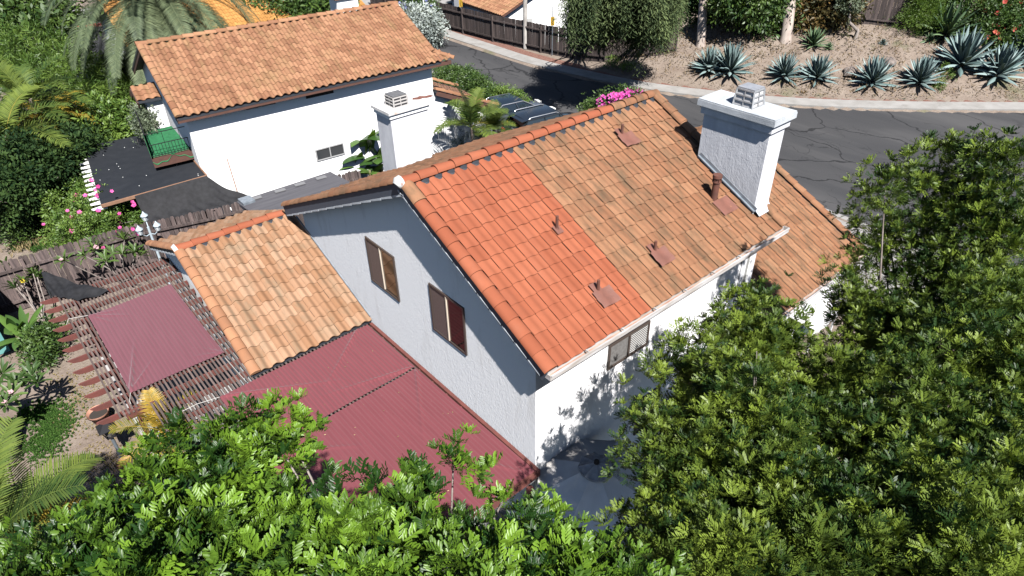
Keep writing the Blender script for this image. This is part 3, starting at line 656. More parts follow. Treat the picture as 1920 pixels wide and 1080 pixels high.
mb=MB(); mb.grid(lambda s,t:(lX+.2+s*2.96,lyR-.105-.045*t,lzR-.045-.02*t+(.055 if t<.5 else .0)+.03*(1-t)*math.sin(2*math.pi*s*10+math.pi)),80,2)
mb.build('dark_gap_strip',BLACKFELT,HS)  # black strip painted in for the shaded gaps under the wing's ridge cap
mb=MB()
for i in range(9): mb.prism([(lX-.005,2*lyR-lyE-.3-i*.4,lzE+.05+i*.16),(lX-.005,2*lyR-lyE-.68-i*.4,lzE+.22+i*.16),(lX-.005,2*lyR-lyE-.68-i*.4,lzE+.17+i*.16),(lX-.005,2*lyR-lyE-.3-i*.4,lzE-.01+i*.16)],(.02,0,0))
mb.build('rake_flashing',mat('pale_metal_flashing',(.42,.45,.48),rough=.5),HS)
mb=MB(); mb.bar((-.012,lyE+.05,lzE+.09),(-.012,lyR-.3,lzR-.03),.03,.05); mb.build('wall_flashing',FLASH,HS)
# garage wing roof
uG=unit((0,1,gs)); gL=math.hypot(gyR+.69,gzR-2.6); gx0=XE-.18
mb=MB(); deck(mb,gx0,12.1,-.66,2.61,gyR,gzR); deck(mb,gx0,12.1,2*gyR+.69,2.6,gyR+.001,gzR); mb.build('roof',BLACKFELT,HS)
mb=MB(); tile_roof(mb,(gx0+.02,-.69,2.6),(1,0,0),uG,17,16,.3,(gL-.1)/16,.05); mb.build('tile_section',TILE_OLD,HS)
mb=MB(); tile_roof(mb,(12.08,2*gyR+.69,2.6),(-1,0,0),unit((0,-1,gs)),17,16,.3,(gL-.1)/16,.05,seg=6); mb.build('tile_section',TILE_OLD,HS)
mb=MB(); barrels(mb,(gx0+.1,gyR,gzR+.03),(12.12,gyR,gzR+.03),(0,0,1),.13,.42,.86,.85); mb.build('ridge_cap',TILE_OLD,HS)
mb=MB(); barrels(mb,(12.1,-.7,2.6+e),(12.1,gyR-.04,gzR+e),(0,-.45,1),.12,.35,.92,.6,wid=1.1); mb.build('rake_tile',TILE_OLD,HS); mb=MB(); barrels(mb,(12.1,2*gyR+.7,2.6+e),(12.1,gyR+.04,gzR+e),(0,.45,1),.12,.35,.92,.6,wid=1.1); mb.build('rake_tile',TILE_OLD,HS)
gutter(gx0+.25,12.05,-.675,2.6,HS)

# ------------------------------------------------------------------ pergola over the patio
PZ=2.36
PG=thing('pergola',(-5.4,7.5,0),'weathered red pergola lattice of thin slats on rafters beside the tan tiled wing','pergola')
for i,y in enumerate(np.arange(13.1,1.4,-.54)):
    if y<7.3 and i>11: x0=-4.75
    else: x0=-6.3
    if y<6.2 and 0: continue
    x1=-.06 if y<lyE+.2 else lX+.28
    mb=MB(); z0=PZ-.19
    mb.prism([(x0,y-.02,PZ-.05),(x0+.05,y-.02,PZ-.04),(x1,y-.02,PZ-.04),(x1,y-.02,z0),(x0+.28,y-.02,z0),(x0+.1,y-.02,z0+.04)],(0,.04,0)); mb.build('rafter',REDWOOD,PG)
mb=MB(); sp=.092
x=-5.86;i=0
while x<-.08:
    ya=6.95 if x<-5.3 else random.uniform(.2,.3); yb=13.35+random.uniform(-.05,.05)
    if x>lX+.26: yb=lyE+.22
    if not (x>lX-.3 and x<lX-.1 and False):
        xs=x+random.uniform(-.006,.006); T=random.random()
        if x>lX-.12 and x<=lX+.26: yb=13.2
        mb.box(xs-.0215,xs+.0215,ya,yb,PZ-.0395,PZ+random.uniform(-.004,.004),tint=T)
    x+=sp;i+=1
mb.build('slat_panel',SLATW,PG)
for (a,b_) in (((-5.5,6.95,2.1),(-5.5,13.3,2.1)),((-4.9,1.3,2.09),(-4.9,6.9,2.09)),((-3.4,1.3,2.1),(-3.4,6.0,2.1))):
    mb=MB(); mb.bar(a,b_,.09,.14); mb.build('beam',REDWOOD,PG)
mb=MB(); mb.bar((-5.75,7.0,2.26),(-5.1,7.0,2.26),.06,.2); mb.build('beam',REDWOOD,PG)
mb=MB(); mb.bar((-.05,-.16,PZ-.07),(-.05,lyE,PZ-.07),.08,.16); mb.build('ledger',REDWOOD,PG)
mb=MB(); mb.bar((-4.6,-.12,PZ-.1),(-.1,-.12,PZ-.1),.06,.2); mb.build('beam',REDWOOD,PG)
for (x,y) in ((-5.52,7.06),(-5.5,13.1),(-4.9,1.5),(-.25,-.12),(-5.5,10.0)):
    mb=MB(); mb.box(x-.055,x+.055,y-.055,y+.055,.0,2.03 if y>5 else 2.0); mb.build('post',REDWOOD,PG)
# shade cloths: three corners tied with rope, edges sag a little, faint ribs from the slats below
def cloth(name,cs,z,m,label,nu=90,nv=60,wr=(),sag=.05):
    cs=[np.array([c[0],c[1]]) for c in cs]; mb=MB(); c0=sum(cs)/4
    def fn(s,t):
        p=(cs[0]*(1-s)+cs[1]*s)*(1-t)+(cs[3]*(1-s)+cs[2]*s)*t
        # edges curve in between the tie points
        ins=sag*(4*s*(1-s)*(1-2*min(t,1-t)*2 if min(t,1-t)<.25 else 0)+4*t*(1-t)*(1-2*min(s,1-s)*2 if min(s,1-s)<.25 else 0))
        p=p+(c0-p)*ins*.25
        h=.0075*math.cos(2*math.pi*(p[0]+5.86)/sp)+.004*math.sin(p[0]*3.1+p[1]*1.7)
        for (wc,ang,ln,am) in wr:
            d=p-np.array(wc); L=math.hypot(*d); a=math.atan2(d[1],d[0])-ang; a=(a+math.pi)%(2*math.pi)-math.pi
            if L<ln: h+=1.9*am*(1-L/ln)*math.exp(-(a*L/.035)**2)*min(1,L/.15)
        return (p[0],p[1],z+h)
    mb.grid(fn,nu,nv,smooth=True)
    o=mb.build(name,m,loc=(c0[0],c0[1],z)); return tag(o,label,'shade cloth')
c1=[pz(u,v,PZ+.02) for u,v in ((165,592),(320,532),(421,661),(245,737))]
cl1=cloth('shade_cloth',c1,PZ+.018,CLOTH2,'smaller faded maroon shade cloth tied over the pergola slats, left of the tan roof',150,110,
   wr=[((c1[3][0],c1[3][1]),R(72),2.2,.05),((c1[3][0],c1[3][1]),R(50),1.3,.03),((c1[0][0],c1[0][1]),R(-40),1.2,.022),((c1[0][0],c1[0][1]),R(-20),.9,.018),((c1[0][0],c1[0][1]),R(-62),1.0,.018),((c1[2][0],c1[2][1]),R(150),.8,.015),((c1[2][0],c1[2][1]),R(125),.7,.015)])
ya,yb=lyE+.0,-.12
cl2=cloth('shade_cloth',[(-4.0,ya-.1),(-.16,ya-.02),(-.16,4.02),(-4.0,3.93)],PZ+.022,CLOTH,'maroon shade cloth between the tan roof eave and the dotted seam',240,60,
   wr=[((-4.0,ya-.1),R(-30),3.,.03),((-.4,ya),R(-140),2.6,.03),((-4.,3.93),R(35),2.,.025),((-.16,4.02),R(165),2.4,.025)],sag=.02)
cl3=cloth('shade_cloth',[(-4.0,3.88),(-.16,3.97),(-.1,yb),(-4.2,yb+.1)],PZ+.02,CLOTH,'large maroon shade cloth under the gable wall, nearest the leafy front tree',240,110,
   wr=[((-.16,3.97),R(-120),2.6,.03),((-1.0,1.2),R(-60),1.6,.03),((-1.0,1.2),R(-100),1.3,.02),((-1.0,1.2),R(45),1.2,.03),((-4.,3.9),R(-35),2.2,.03)],sag=.015)
def rope(pts,label):
    mb=MB(); mb.tube(pts,.0065,6); tag(mb.build('rope',ROPE,loc=pts[0]),label,'rope')
rope([np.append(c1[0][:2],PZ+.03),pz(128,598,PZ+.02),pz(124,612,PZ-.1)],'white rope tying the upper left corner of the small shade cloth')
rope([pz(422,671,PZ+.02),pz(445,697,PZ+.02),pz(462,716,PZ+.02)],'white rope lying along the slats beside the tan rake tiles')
rope([np.array([-4.0,ya-.12,PZ+.03]),pz(370,758,PZ+.02)-np.array([0,0,-.01]),pz(338,773,PZ+.02)],'white rope from the big shade cloth across the slats to the yellowing palm')
rope([np.append(c1[3][:2],PZ+.03),pz(243,752,PZ+.03),pz(249,765,PZ-.06)],'white rope knotted at the pergola corner post')
# ------------------------------------------------------------------ neighbour house
A0=pz(331,222,4.6); NY=R(-4.5); nX=np.array([math.cos(NY),math.sin(NY),0]); nY=np.array([-math.sin(NY),math.cos(NY),0]); UZ=np.array([0,0,1.])
def nb(u,v,z): return np.array([A0[0],A0[1],0])+nX*u+nY*v+UZ*z
def nplane(px,py,v):   # pixel onto the plane v=const of the neighbour's frame
    d=ray(px,py); t=((A0+nY*v-CAM)@nY)/(d@nY); P=CAM+d*t; q=P-A0; return q@nX,P[2]
NH=thing('house',nb(5,3.5,0),'white neighbour house with a brown tile roof behind the dark board fence','house')
LN,VR=10.75,3.75; zr=4.6+.45*VR; uN=unit(nY+UZ*.45); uNb=unit(-nY+UZ*.45); Ln=math.hypot(VR,.45*VR)
mb=MB(); mb.prism([nb(.35,.45,-.3),nb(.35,.45,4.62),nb(.35,VR,zr-.12),nb(.35,2*VR-.45,4.62),nb(.35,2*VR-.45,-.3)],nX*(LN-.62)); mb.build('wall',STUC2,NH)
mb=MB()
for a,b_ in (((0,.03,4.6),(0,VR,zr)),((0,2*VR,4.6),(0,VR+.002,zr))):
    p,q=nb(*a),nb(*b_); mb.prism([p-UZ*.012,q-UZ*.012,q-UZ*.12,p-UZ*.12],nX*LN)
mb.build('roof',BLACKFELT,NH)
mb=MB(); tile_roof(mb,nb(.18,0,4.6),nX,uN,35,12,.302,(Ln-.08)/12,.075,seg=8); 
tile_roof(mb,nb(.18+35*.302,0,4.6),nX,uN,2,2,.302,(Ln-.08)/12,.075,seg=8,skip=lambda c,r:c==1 and r==1); mb.build('tile_section',TILE_NB,NH)
mb=MB(); tile_roof(mb,nb(LN,2*VR,4.6),-nX,uNb,35,12,.302,(Ln-.08)/12,.075,seg=5); mb.build('tile_section',TILE_NB,NH)
mb=MB(); barrels(mb,nb(-.03,VR,zr+.03),nb(LN+.05,VR,zr+.03),(0,0,1),.135,.42,.86,.85); mb.build('ridge_cap',TILE_NB,NH)
mb=MB(); upN=UZ-nY*.45
barrels(mb,nb(.09,-.02,4.63),nb(.09,VR-.04,zr+.03),upN,.125,.36,.92,.75,wid=1.1); mb.build('rake_tile',TILE_NB,NH); mb=MB(); barrels(mb,nb(LN-.06,.55,4.63+.25),nb(LN-.06,VR-.04,zr+.03),upN,.125,.36,.92,.75,wid=1.1)
mb.build('rake_tile',TILE_NB,NH); mb=MB(); barrels(mb,nb(LN+.62,.0,4.62),nb(LN-.02,.62,4.9),upN,.11,.36,.92,.75)
mb.build('rake_tile',TILE_NB,NH)
mb=MB(); mb.bar(nb(.02,.05,4.47),nb(LN+.5,.05,4.47),.03,.17); mb.bar(nb(.03,.05,4.44),nb(.03,VR,zr-.16),.03,.2); mb.bar(nb(.03,2*VR-.05,4.44),nb(.03,VR,zr-.16),.03,.2)
mb.bar(nb(.02,.25,4.42),nb(LN,.25,4.42),.4,.02); mb.build('fascia',WOODBR,NH)
for (a,b_) in (((460,197),(515,187)),((573,178),(624,166))):
    u0,z0=nplane(*a,.44);u1,z1=nplane(*b_,.44); z=(z0+z1)/2-.06
    mb=MB(); q0,q1=nb(u0,.435,z),nb(u1,.435,z); mb.bar(q0,q1,.03,.2); mb.build('eave_vent',DARK,NH)
u0,z0=nplane(595,301,.44);u1,z1=nplane(645.5,272,.44); z0=nplane(597,301,.44)[1]; z1=nplane(645,273,.44)[1]
mb=MB(); t=.04; zA,zB_=z0,z0+.46
u1=nplane(646,290,.44)[0]
for p,q in (((u0,zA),(u1,zA)),((u0,zB_),(u1,zB_))): mb.bar(nb(p[0],.43,p[1]),nb(q[0],.43,q[1]),.05,t)
for uu in (u0,(u0+u1)/2,u1): mb.bar(nb(uu,.428,zA),nb(uu,.428,zB_),.05,t,up=nX)
wf=mb.build('window',mat('grey_window_frame',(.3,.3,.3),rough=.5),NH)
mb=MB(); mb.bar(nb(u0,.445,(zA+zB_)/2),nb((u0+u1)/2,.445,(zA+zB_)/2),.006,zB_-zA); mb.bar(nb((u0+u1)/2,.445,(zA+zB_)/2),nb(u1,.445,(zA+zB_)/2),.006,zB_-zA); mb.build('pane',mat('grey_dark_glass',(.03,.034,.038),rough=.12,spec=.7),wf)
# garage wing, roof falling away to the street
ug0=LN-.26; _,zg0=nplane(817,170,.2); ug1,zg1=nplane(932,199,.2)
ux=unit(-(nX*(ug1-ug0)+UZ*(zg1-zg0))); Lg=math.hypot(ug1-ug0,zg1-zg0); DV=3.6
mb=MB(); mb.prism([nb(ug0,.2,zg0-.02),nb(ug1,.2,zg1-.02),nb(ug1,.2,zg1-.12),nb(ug0,.2,zg0-.12)],nY*DV); mb.build('roof',BLACKFELT,NH)
mb=MB(); tile_roof(mb,nb(ug1,.3+DV-.3,zg1),-nY,ux,11,max(3,round(Lg/.34)),.3,Lg/max(3,round(Lg/.34)),.06,seg=7); mb.build('tile_section',TILE_NB,NH)
mb=MB(); barrels(mb,nb(ug1+.05,.26,zg1+.03),nb(ug0,.26,zg0+.03),(0,0,1),.13,.42,.9,.85); mb.build('rake_tile',TILE_NB,NH); mb=MB(); barrels(mb,nb(ug1+.05,.2+DV,zg1+.03),nb(ug0,.2+DV,zg0+.03),(0,0,1),.13,.42,.9,.85); mb.build('rake_tile',TILE_NB,NH)
mb=MB(); mb.bar(nb(ug0,.21,zg0-.12),nb(ug1,.21,zg1-.12),.03,.2); mb.build('fascia',WOODBR,NH)
mb=MB(); mb.prism([nb(ug0+.002,.452,-.2),nb(ug0+.002,.452,zg0-.13),nb(ug1-.5,.452,zg1+(zg0-zg1)*.5/(ug1-ug0)-.13),nb(ug1-.5,.452,-.2)],nY*3.1); mb.build('wall',STUC2,NH)
# its chimney behind the ridge
mb=MB(); cu,cv=8.9,VR+1.35; c=nb(cu,cv,0)
mb.obox(c+UZ*5.9,nX*.5,nY*.42,UZ*.72); cm=mb.build('chimney',STUC2,NH)
mb=MB(); mb.obox(c+UZ*6.75,nX*.6,nY*.52,UZ*.12); mb.obox(c+UZ*6.93,nX*.45,nY*.38,UZ*.055); mb.build('chimney_cap',mat('terracotta_cap',(.27,.12,.065),(.2,.1,.06),4,rough=.85),cm)
# left gable bay roof
bx=-.55
mb=MB(); g0=[nb(bx,4.3,4.15),nb(bx,5.0,4.5),nb(bx,5.7,4.15)]
mb.prism([g0[0],g0[1],g0[1]-UZ*.1,g0[0]-UZ*.1],nX*.95); mb.prism([g0[1]+nY*.001,g0[2],g0[2]-UZ*.1,g0[1]-UZ*.1+nY*.001],nX*.95); mb.build('bay_roof',BLACKFELT,NH)
mb=MB(); tile_roof(mb,g0[0]+UZ*.01,nX,unit(g0[1]-g0[0]),3,3,.31,np.linalg.norm(g0[1]-g0[0])/3,.055,seg=7); tile_roof(mb,g0[2]+UZ*.01+nX*.93,-nX,unit(g0[1]-g0[2]),3,3,.31,np.linalg.norm(g0[1]-g0[0])/3,.055,seg=7); mb.build('bay_tile',TILE_NB,NH)
mb=MB(); mb.bar(g0[0]-UZ*.15,g0[1]-UZ*.12,.04,.24); mb.bar(g0[2]-UZ*.15,g0[1]-UZ*.12,.04,.24); mb.build('fascia',WOODBR,NH)
mb=MB(); mb.prism([nb(bx+.3,4.5,-.2),nb(bx+.3,5.5,-.2),nb(bx+.3,5.5,4.0),nb(bx+.3,5.0,4.3),nb(bx+.3,4.5,4.0)],nX*.75); mb.build('wall',STUC2,NH)
# balcony
bz=2.95; B=[np.array([-1.28,19.45,bz]),np.array([.22,19.3,bz]),np.array([.5,22.3,bz]),np.array([-.75,22.5,bz])]
mb=MB(); mb.prism([q-UZ*.002 for q in B],-UZ*.36); bal=mb.build('balcony',WOODBR,NH)
mb=MB()
def carp(s,t):
    p=(B[0]*(1-s)+B[1]*s)*(1-t)+(B[3]*(1-s)+B[2]*s)*t; z=.02+.008*math.sin(s*14+t*9)
    if t<.001: p=p-nY*.02; z=-.14-.1*math.sin(s*9)-.05*math.sin(s*23)
    elif t<.06: p=p-nY*.015
    return p+UZ*z
mb.grid(carp,24,20,smooth=True); mb.build('turf_carpet',CARPET,bal)
mb=MB()
def rail(p,q,h=.92,gap=.11):
    n=int(np.linalg.norm(q-p)/gap)
    for z in (h,.5,.08): mb.bar(p+UZ*z,q+UZ*z,.03,.022)
    for i in range(n+1):
        a=p+(q-p)*i/n; mb.tube([a+UZ*.08,a+UZ*(h if i%5==0 else .5)],.009,5)
    for a in (p,q): mb.bar(a,a+UZ*h,.035,.035)
rail(B[0]+nX*.03,B[1]-nX*.02); rail(B[0]+nX*.03,B[3]+nX*.03); mb.build('railing',IRON,bal)
# flat black patio cover
zb=2.42; K=[pz(u,v,zb) for u,v in ((157,275),(330,243))]; K=[np.array([-2.68,24.1,zb]),np.array([.42,23.6,zb]),np.array([-.02,17.75,zb]),np.array([-3.55,17.85,zb])]
PC=thing('patio_cover',(-1.6,20.8,0),'flat black felt patio cover with white rafter tails beside the white neighbour house','patio cover')
mb=MB(); mb.prism(K,-UZ*.06); mb.build('roof_sheet',FELT,PC)
for i in range(14):
    t=(i+.5)/14; p=K[0]*(1-t)+K[3]*t-UZ*.16; mb=MB(); mb.prism([p-nX*.32,p-nX*.32+UZ*.05,p+nX*.15+UZ*.098,p+nX*.15-UZ*.05],nY*.06); mb.build('rafter_tail',WHITEP,PC)
mb=MB(); mb.bar(K[3]+UZ*.03-nY*.02,K[2]+UZ*.03-nY*.02,.07,.1); mb.bar(K[2]+UZ*.04,K[1]+UZ*.04,.05,.09); mb.build('edge_board',mat('bare_wood_edge',(.24,.13,.08),(.18,.1,.06),6,rough=.8),PC)
for p in (K[0],K[3]):
    mb=MB(); q=p+nX*.35+(nY*.4 if p is K[3] else -nY*.3); mb.box(q[0]-.05,q[0]+.05,q[1]-.05,q[1]+.05,0,zb-.07); mb.build('post',WOODBR,PC)
mb=MB()
for i in range(22):
    a,b_=random.random()*.9+.05,random.random()*.9+.05; p=(K[0]*(1-a)+K[1]*a)*(1-b_)+(K[3]*(1-a)+K[2]*a)*b_; mb.obox(p+UZ*.006,(.012,0,0),(0,.012,0),(0,0,.006))
mb.build('roofing_nail_cap',WHITEP,PC)
# shade netting sagging from the cover to the fence
F_=[(-9.6,17.62),(-2.95,17.1),(-.45,16.42),(5.0,15.8)]
mb=MB(); t0,t1=np.array([-2.5,17.75,2.5]),np.array([-.05,17.7,2.5]); f0,f1=np.array([-2.5,17.02,1.66]),np.array([1.2,16.3,1.62])
def net(s,t):
    p=(t0*(1-s)+t1*s)*(1-t)+(f0*(1-s)+f1*s)*t
    sag=.38*math.sin(math.pi*t)*(1-.25*s); fold=.06*math.sin(s*22+t*7)*math.sin(math.pi*t)+.03*math.sin(s*47-t*3)*t
    return p-UZ*sag*.6+UZ*fold+nY*fold*.5
mb.grid(net,60,24,smooth=True); tag(mb.build('shade_netting',NETM,loc=(-1,17.2,1.7)),'black shade netting sagging between the felt patio cover and the fence','netting')
p,q=nplane(427,298,.3),nplane(446,372,.1)
mb=MB(); a=nb(p[0],.42,p[1]); mb.tube([a,nb(q[0]+.03,-.15,max(.0,q[1]-1.2))],.018,6); tag(mb.build('bamboo_pole',mat('bamboo',(.26,.14,.09),rough=.7),loc=(a[0],a[1],0)),'thin brown pole leaning against the white neighbour wall','pole')
# ------------------------------------------------------------------ fences
def fence(name,P,h,label,m,bw=.14,ear=True,gap=.006,rails=True,lean=.012,post_every=2.4,base=lambda x,y:0.,hv=.03):
    P=[np.array(p,float) for p in P]; o=thing(name,(P[0][0],P[0][1],0),label,'fence'); mb=MB(); mp=MB()
    for a,b in zip(P[:-1],P[1:]):
        d=b-a;L=np.linalg.norm(d);d=d/L;nrm=np.array([-d[1],d[0]]);n=int(L/bw)
        for i in range(n):
            c=a+d*(i+.5)*L/n; z0=base(*c); w=bw/2-gap/2; hh=h+random.uniform(-hv,hv); t=random.uniform(-lean,lean); off=nrm*random.uniform(-.008,.008)
            pts=[(-w,0),(w,0),(w,hh-.05),(w-.03,hh),(-w+.03,hh),(-w,hh-.05)] if ear else [(-w,0),(w,0),(w,hh),(-w,hh)]
            mb.prism([(c[0]+off[0]+d[0]*(x+t*z),c[1]+off[1]+d[1]*(x+t*z),z0+z) for x,z in pts],(nrm[0]*.016,nrm[1]*.016,0),tint=random.random())
        k=max(1,int(L/post_every))
        for i in range(k+1):
            c=a+d*L*i/k-nrm*.06; z0=base(*c); mp.box(c[0]-.045,c[0]+.045,c[1]-.045,c[1]+.045,z0-.1,z0+h-.06,tint=random.random())
            if i<k:
                c2=a+d*L*(i+1)/k-nrm*.06
                for z in (.35,h-.35): mp.bar((c[0],c[1],base(*c)+z),(c2[0],c2[1],base(*c2)+z),.04,.09,tint=random.random())
    mb.build('boards',m,o); mp.build('posts_and_rails',m,o); return o
fence('wooden_fence',F_,1.8,'weathered dark board fence with dog eared tops behind the main house and pergola',FENCEW)
sf=[(25.0,48.6),(24.75,38.6),(25.1,32),(25.7,27.6),(26.7,22.6),(28.0,20.3),(29.3,19.2)]
fence('wooden_fence',sf,1.85,'long dark board fence along the far pavement of the street',FENCED,bw=.15,ear=False,hv=.02,base=lambda x,y:float(H(x,y))*.9)
b0,b1=pg(1590,42),pg(1692,54)
fence('wooden_fence',[b0[:2],b1[:2]],2.7,'short dark board fence at the top of the planted bank',FENCED,bw=.17,ear=False,base=lambda x,y:float(H(x,y)),post_every=2)
# lean-to shed behind the main house
SH=thing('shed',(2,14.4,0),'low shed with a dark grey roof squeezed between fence and main house','shed')
mb=MB(); mb.prism([(.3,13.2,0),(.3,13.2,2.3),(.3,15.3,2.12),(.3,15.3,0)],(3.3,0,0)); mb.build('wall',FENCED,SH)
mb=MB()
for i in range(5): 
    y0,y1=13.1+i*.47,13.1+(i+1)*.47; z0=2.40-(i)*.035
    mb.prism([(.12,y0,z0),(.12,y1+.03,z0-.03),(.12,y1+.03,z0-.06),(.12,y0,z0-.05)],(3.6,0,0))
rf=mb.build('roof',SHEDR,SH)
for (u,v) in ((480,372),(525,358),(562,346),(602,334)):
    p=pz(u,v,2.26); mb=MB(); mb.obox(p+UZ*.02,(.19,-.02,0),(.02,.12,-.01),(0,0,.012)); mb.build('roof_patch',mat('grey_patch',(.16,.16,.165),rough=.7),rf)
p=pz(463,376,2.3); mb=MB(); mb.prism([p+np.array([-.22,-.25,-.25]),p+np.array([.2,-.25,-.25]),p+np.array([.2,-.25,.05]),p+np.array([-.22,-.25,.05])],(0,.5,0)); mb.build('roof_hatch',FLASH,SH)
# ------------------------------------------------------------------ lamps, pots, umbrella
def find_z(xy,v):
    best=min(np.arange(0,4,.02),key=lambda z:abs(540-CF*((np.array([xy[0],xy[1],z])-CAM)@CUP)/((np.array([xy[0],xy[1],z])-CAM)@_f)-v)); return float(best)
b=pz(229,858,0); hz=find_z(b,800)
LP=thing('garden_lamp',b,'dark lantern with a pyramid cap on a grey post beside the pergola corner','lamp')
mb=MB(); mb.tube([b,b+UZ*.3],[.06,.045],10); mb.tube([b+UZ*.3,b+UZ*(hz-.3)],.04,10); mb.tube([b+UZ*(hz-.9),b+UZ*(hz-.86)],.06,8); mb.build('post',mat('grey_lamp_post',(.10,.115,.13),rough=.5),LP)
mb=MB(); c=b+UZ*hz
mb.add([c+np.array([sx*.20,sy*.20,-.02]) for sx,sy in ((-1,-1),(1,-1),(1,1),(-1,1))]+[c+UZ*.16],[(0,1,4),(1,2,4),(2,3,4),(3,0,4),(3,2,1,0)]); mb.tube([c+UZ*.14,c+UZ*.22],[.02,.012],6)
for sx,sy in ((-1,-1),(1,-1),(1,1),(-1,1)): mb.bar(c+np.array([sx*.14,sy*.14,-.03]),c+np.array([sx*.08,sy*.08,-.34]),.02,.02)
mb.tube([c-UZ*.34,c-UZ*.31],.1,8); mb.build('lantern_frame',IRON,LP)
mb=MB(); mb.tube([c-UZ*.3,c-UZ*.04],[.075,.125],4,smooth=False); mb.build('lantern_glass',mat('smoked_lantern_glass',(.12,.11,.10),rough=.15,spec=.8),LP)
b=np.array([-2.78,15.45,0]); LT=thing('garden_lamp',b,'pale three headed lamp post in front of the dark board fence','lamp'); hz=2.35
PAL=mat('pale_lamp_paint',(.36,.42,.45),(.3,.35,.38),9,rough=.5); mb=MB(); mb.tube([b,b+UZ*.4,b+UZ*hz],[.08,.045,.04],10)
hd=[]
for k,a in enumerate((200,320,80)):
    q=b+np.array([math.cos(R(a))*.3,math.sin(R(a))*.3,hz-.12+(.22 if k==2 else 0)]); mb.tube([b+UZ*(hz-.25),(b+UZ*(hz-.25)+q)/2-UZ*.08,q],.018,6); hd.append(q)
mb.build('post',PAL,LT)
for q in hd:
    mb=MB(); mb.tube([q+UZ*.17,q+UZ*.2,q+UZ*.27,q+UZ*.33],[.12,.11,.04,.01],8); mb.tube([q-UZ*.04,q],[.03,.06],8)
    for a in range(4): mb.bar(q+np.array([.06*math.cos(a*1.57),.06*math.sin(a*1.57),0]),q+np.array([.1*math.cos(a*1.57),.1*math.sin(a*1.57),.18]),.014,.014)
    h=mb.build('lamp_head',PAL,LT); mb=MB(); mb.tube([q+UZ*.005,q+UZ*.165],[.055,.09],8); mb.build('lamp_glass',mat('frosted_lamp_glass',(.6,.62,.62),rough=.25),h)
def pot(b,r,h,label):
    o=thing('flower_pot',b,label,'flower pot'); mb=MB(); mb.tube([b,b+UZ*h*.8,b+UZ*h*.8,b+UZ*h],[r*.65,r*.92,r*1.05,r*1.05],18,cap=False); mb.tube([b+UZ*h,b+UZ*(h-.08)],[r*1.04,r*.85],18,cap=False); mb.tube([b-UZ*.0,b+UZ*.02],[r*.65,r*.65],18); mb.build('pot',TERRA,o)
    mb=MB(); mb.tube([b+UZ*(h-.1),b+UZ*(h-.08)],r*.86,18); mb.build('potting_soil',mat('dark_potting_soil',(.03,.024,.02),rough=.95),o); return o
pot(pz(253,887,0),.27,.42,'terracotta pot of dark soil under the yellowing palm')
pot(pz(192,790,0),.26,.36,'terracotta pot just behind the dark lantern post')
uc=np.array([.76,-.92,0.]); UM=thing('patio_umbrella',uc,'faded grey patio umbrella with a frayed crown beside the white front wall','umbrella')
mb=MB(); mb.tube([uc,uc+UZ*2.62],.022,8); mb.tube([uc,uc+UZ*.07,uc+UZ*.1],[.26,.26,.06],16); mb.build('pole',IRON,UM)
def octa(mb,c,r,z0,z1,rot,sc=0.06,hem=.12,inner=0.):
    n=8
    for k in range(n):
        a0,a1=rot+k*2*math.pi/n,rot+(k+1)*2*math.pi/n; p0,p1=[c+np.array([math.cos(a)*r,math.sin(a)*r,z0]) for a in (a0,a1)]; top=c+UZ*z1
        def fn(s,t):
            e=p0*(1-s)+p1*s; q=top+(e-top)*(inner+(1-inner)*t); return q-UZ*sc*4*s*(1-s)*t+UZ*(.012*math.sin(t*17+k)*s*(1-s)*4)
        mb.grid(fn,8,8,smooth=True); mb.grid(lambda s,t:(p0*(1-s)+p1*s)-UZ*(sc*4*s*(1-s)+hem*t),8,1,smooth=True)
mb=MB(); octa(mb,uc,1.22,2.12,2.6,R(22.5-3),inner=.05); mb.build('canopy',GREYCL,UM)
mb=MB(); octa(mb,uc+UZ*.06,.36,2.5,2.6,R(5),sc=.05,hem=.04,inner=.12)
mb.build('vent_flap',mat('dark_frayed_canvas',(.3,.31,.33),(.2,.2,.22),9,rough=.9),UM)
mb=MB(); mb.tube([uc+UZ*2.6,uc+UZ*2.7],[.06,.05],10); 
for k in range(8):
    a=R(19.5)+k*math.pi/4; mb.tube([uc+UZ*2.55,uc+np.array([math.cos(a)*1.2,math.sin(a)*1.2,2.09])],.009,5)
mb.build('rib_frame',IRON,UM)
# white cloth table and side gate between trees and front wall
tb=pz(1522,592,.9)*[1,1,0]; TB=thing('garden_table',tb,'white cloth covered table glimpsed between trees by the garage wing','table')
mb=MB(); mb.grid(lambda s,t:tb+np.array([(s-.5)*1.5,(t-.5)*.9,1.05+.02*math.sin(s*9)]),10,6,smooth=True)
for sy in (-.45,.45): mb.grid(lambda s,t:tb+np.array([(s-.5)*1.5,sy+.02*math.sin(s*20),1.05-.3*t+.02*math.sin(s*9)]),10,2,smooth=True)
mb.build('cloth',WHITEP,TB)
for sx in (-.65,.65):
    for sy in (-.4,.4): mb=MB(); mb.bar(tb+np.array([sx,sy,0]),tb+np.array([sx,sy,1.03]),.05,.05); mb.build('leg',WHITEP,TB)
g=pz(1335,660,1.5); GA=thing('wooden_gate',(5.0,-.5,0),'brown board gate beside the front wall, half hidden by leaves','gate')
mb=MB(); GW=mat('brown_gate_board',(.14,.06,.03),(.09,.04,.025),5,rough=.8,stretch=(6,6,.8))
for i in range(9): mb.box(4.98,5.02,-.17-i*.15-.14,-.17-i*.15,.05,1.75+random.uniform(-.02,.02))
mb.build('boards',GW,GA); mb=MB(); mb.box(4.93,4.979,-1.5,-.12,.4,.5); mb.box(4.93,4.979,-1.5,-.12,1.4,1.5); mb.build('rails',GW,GA)
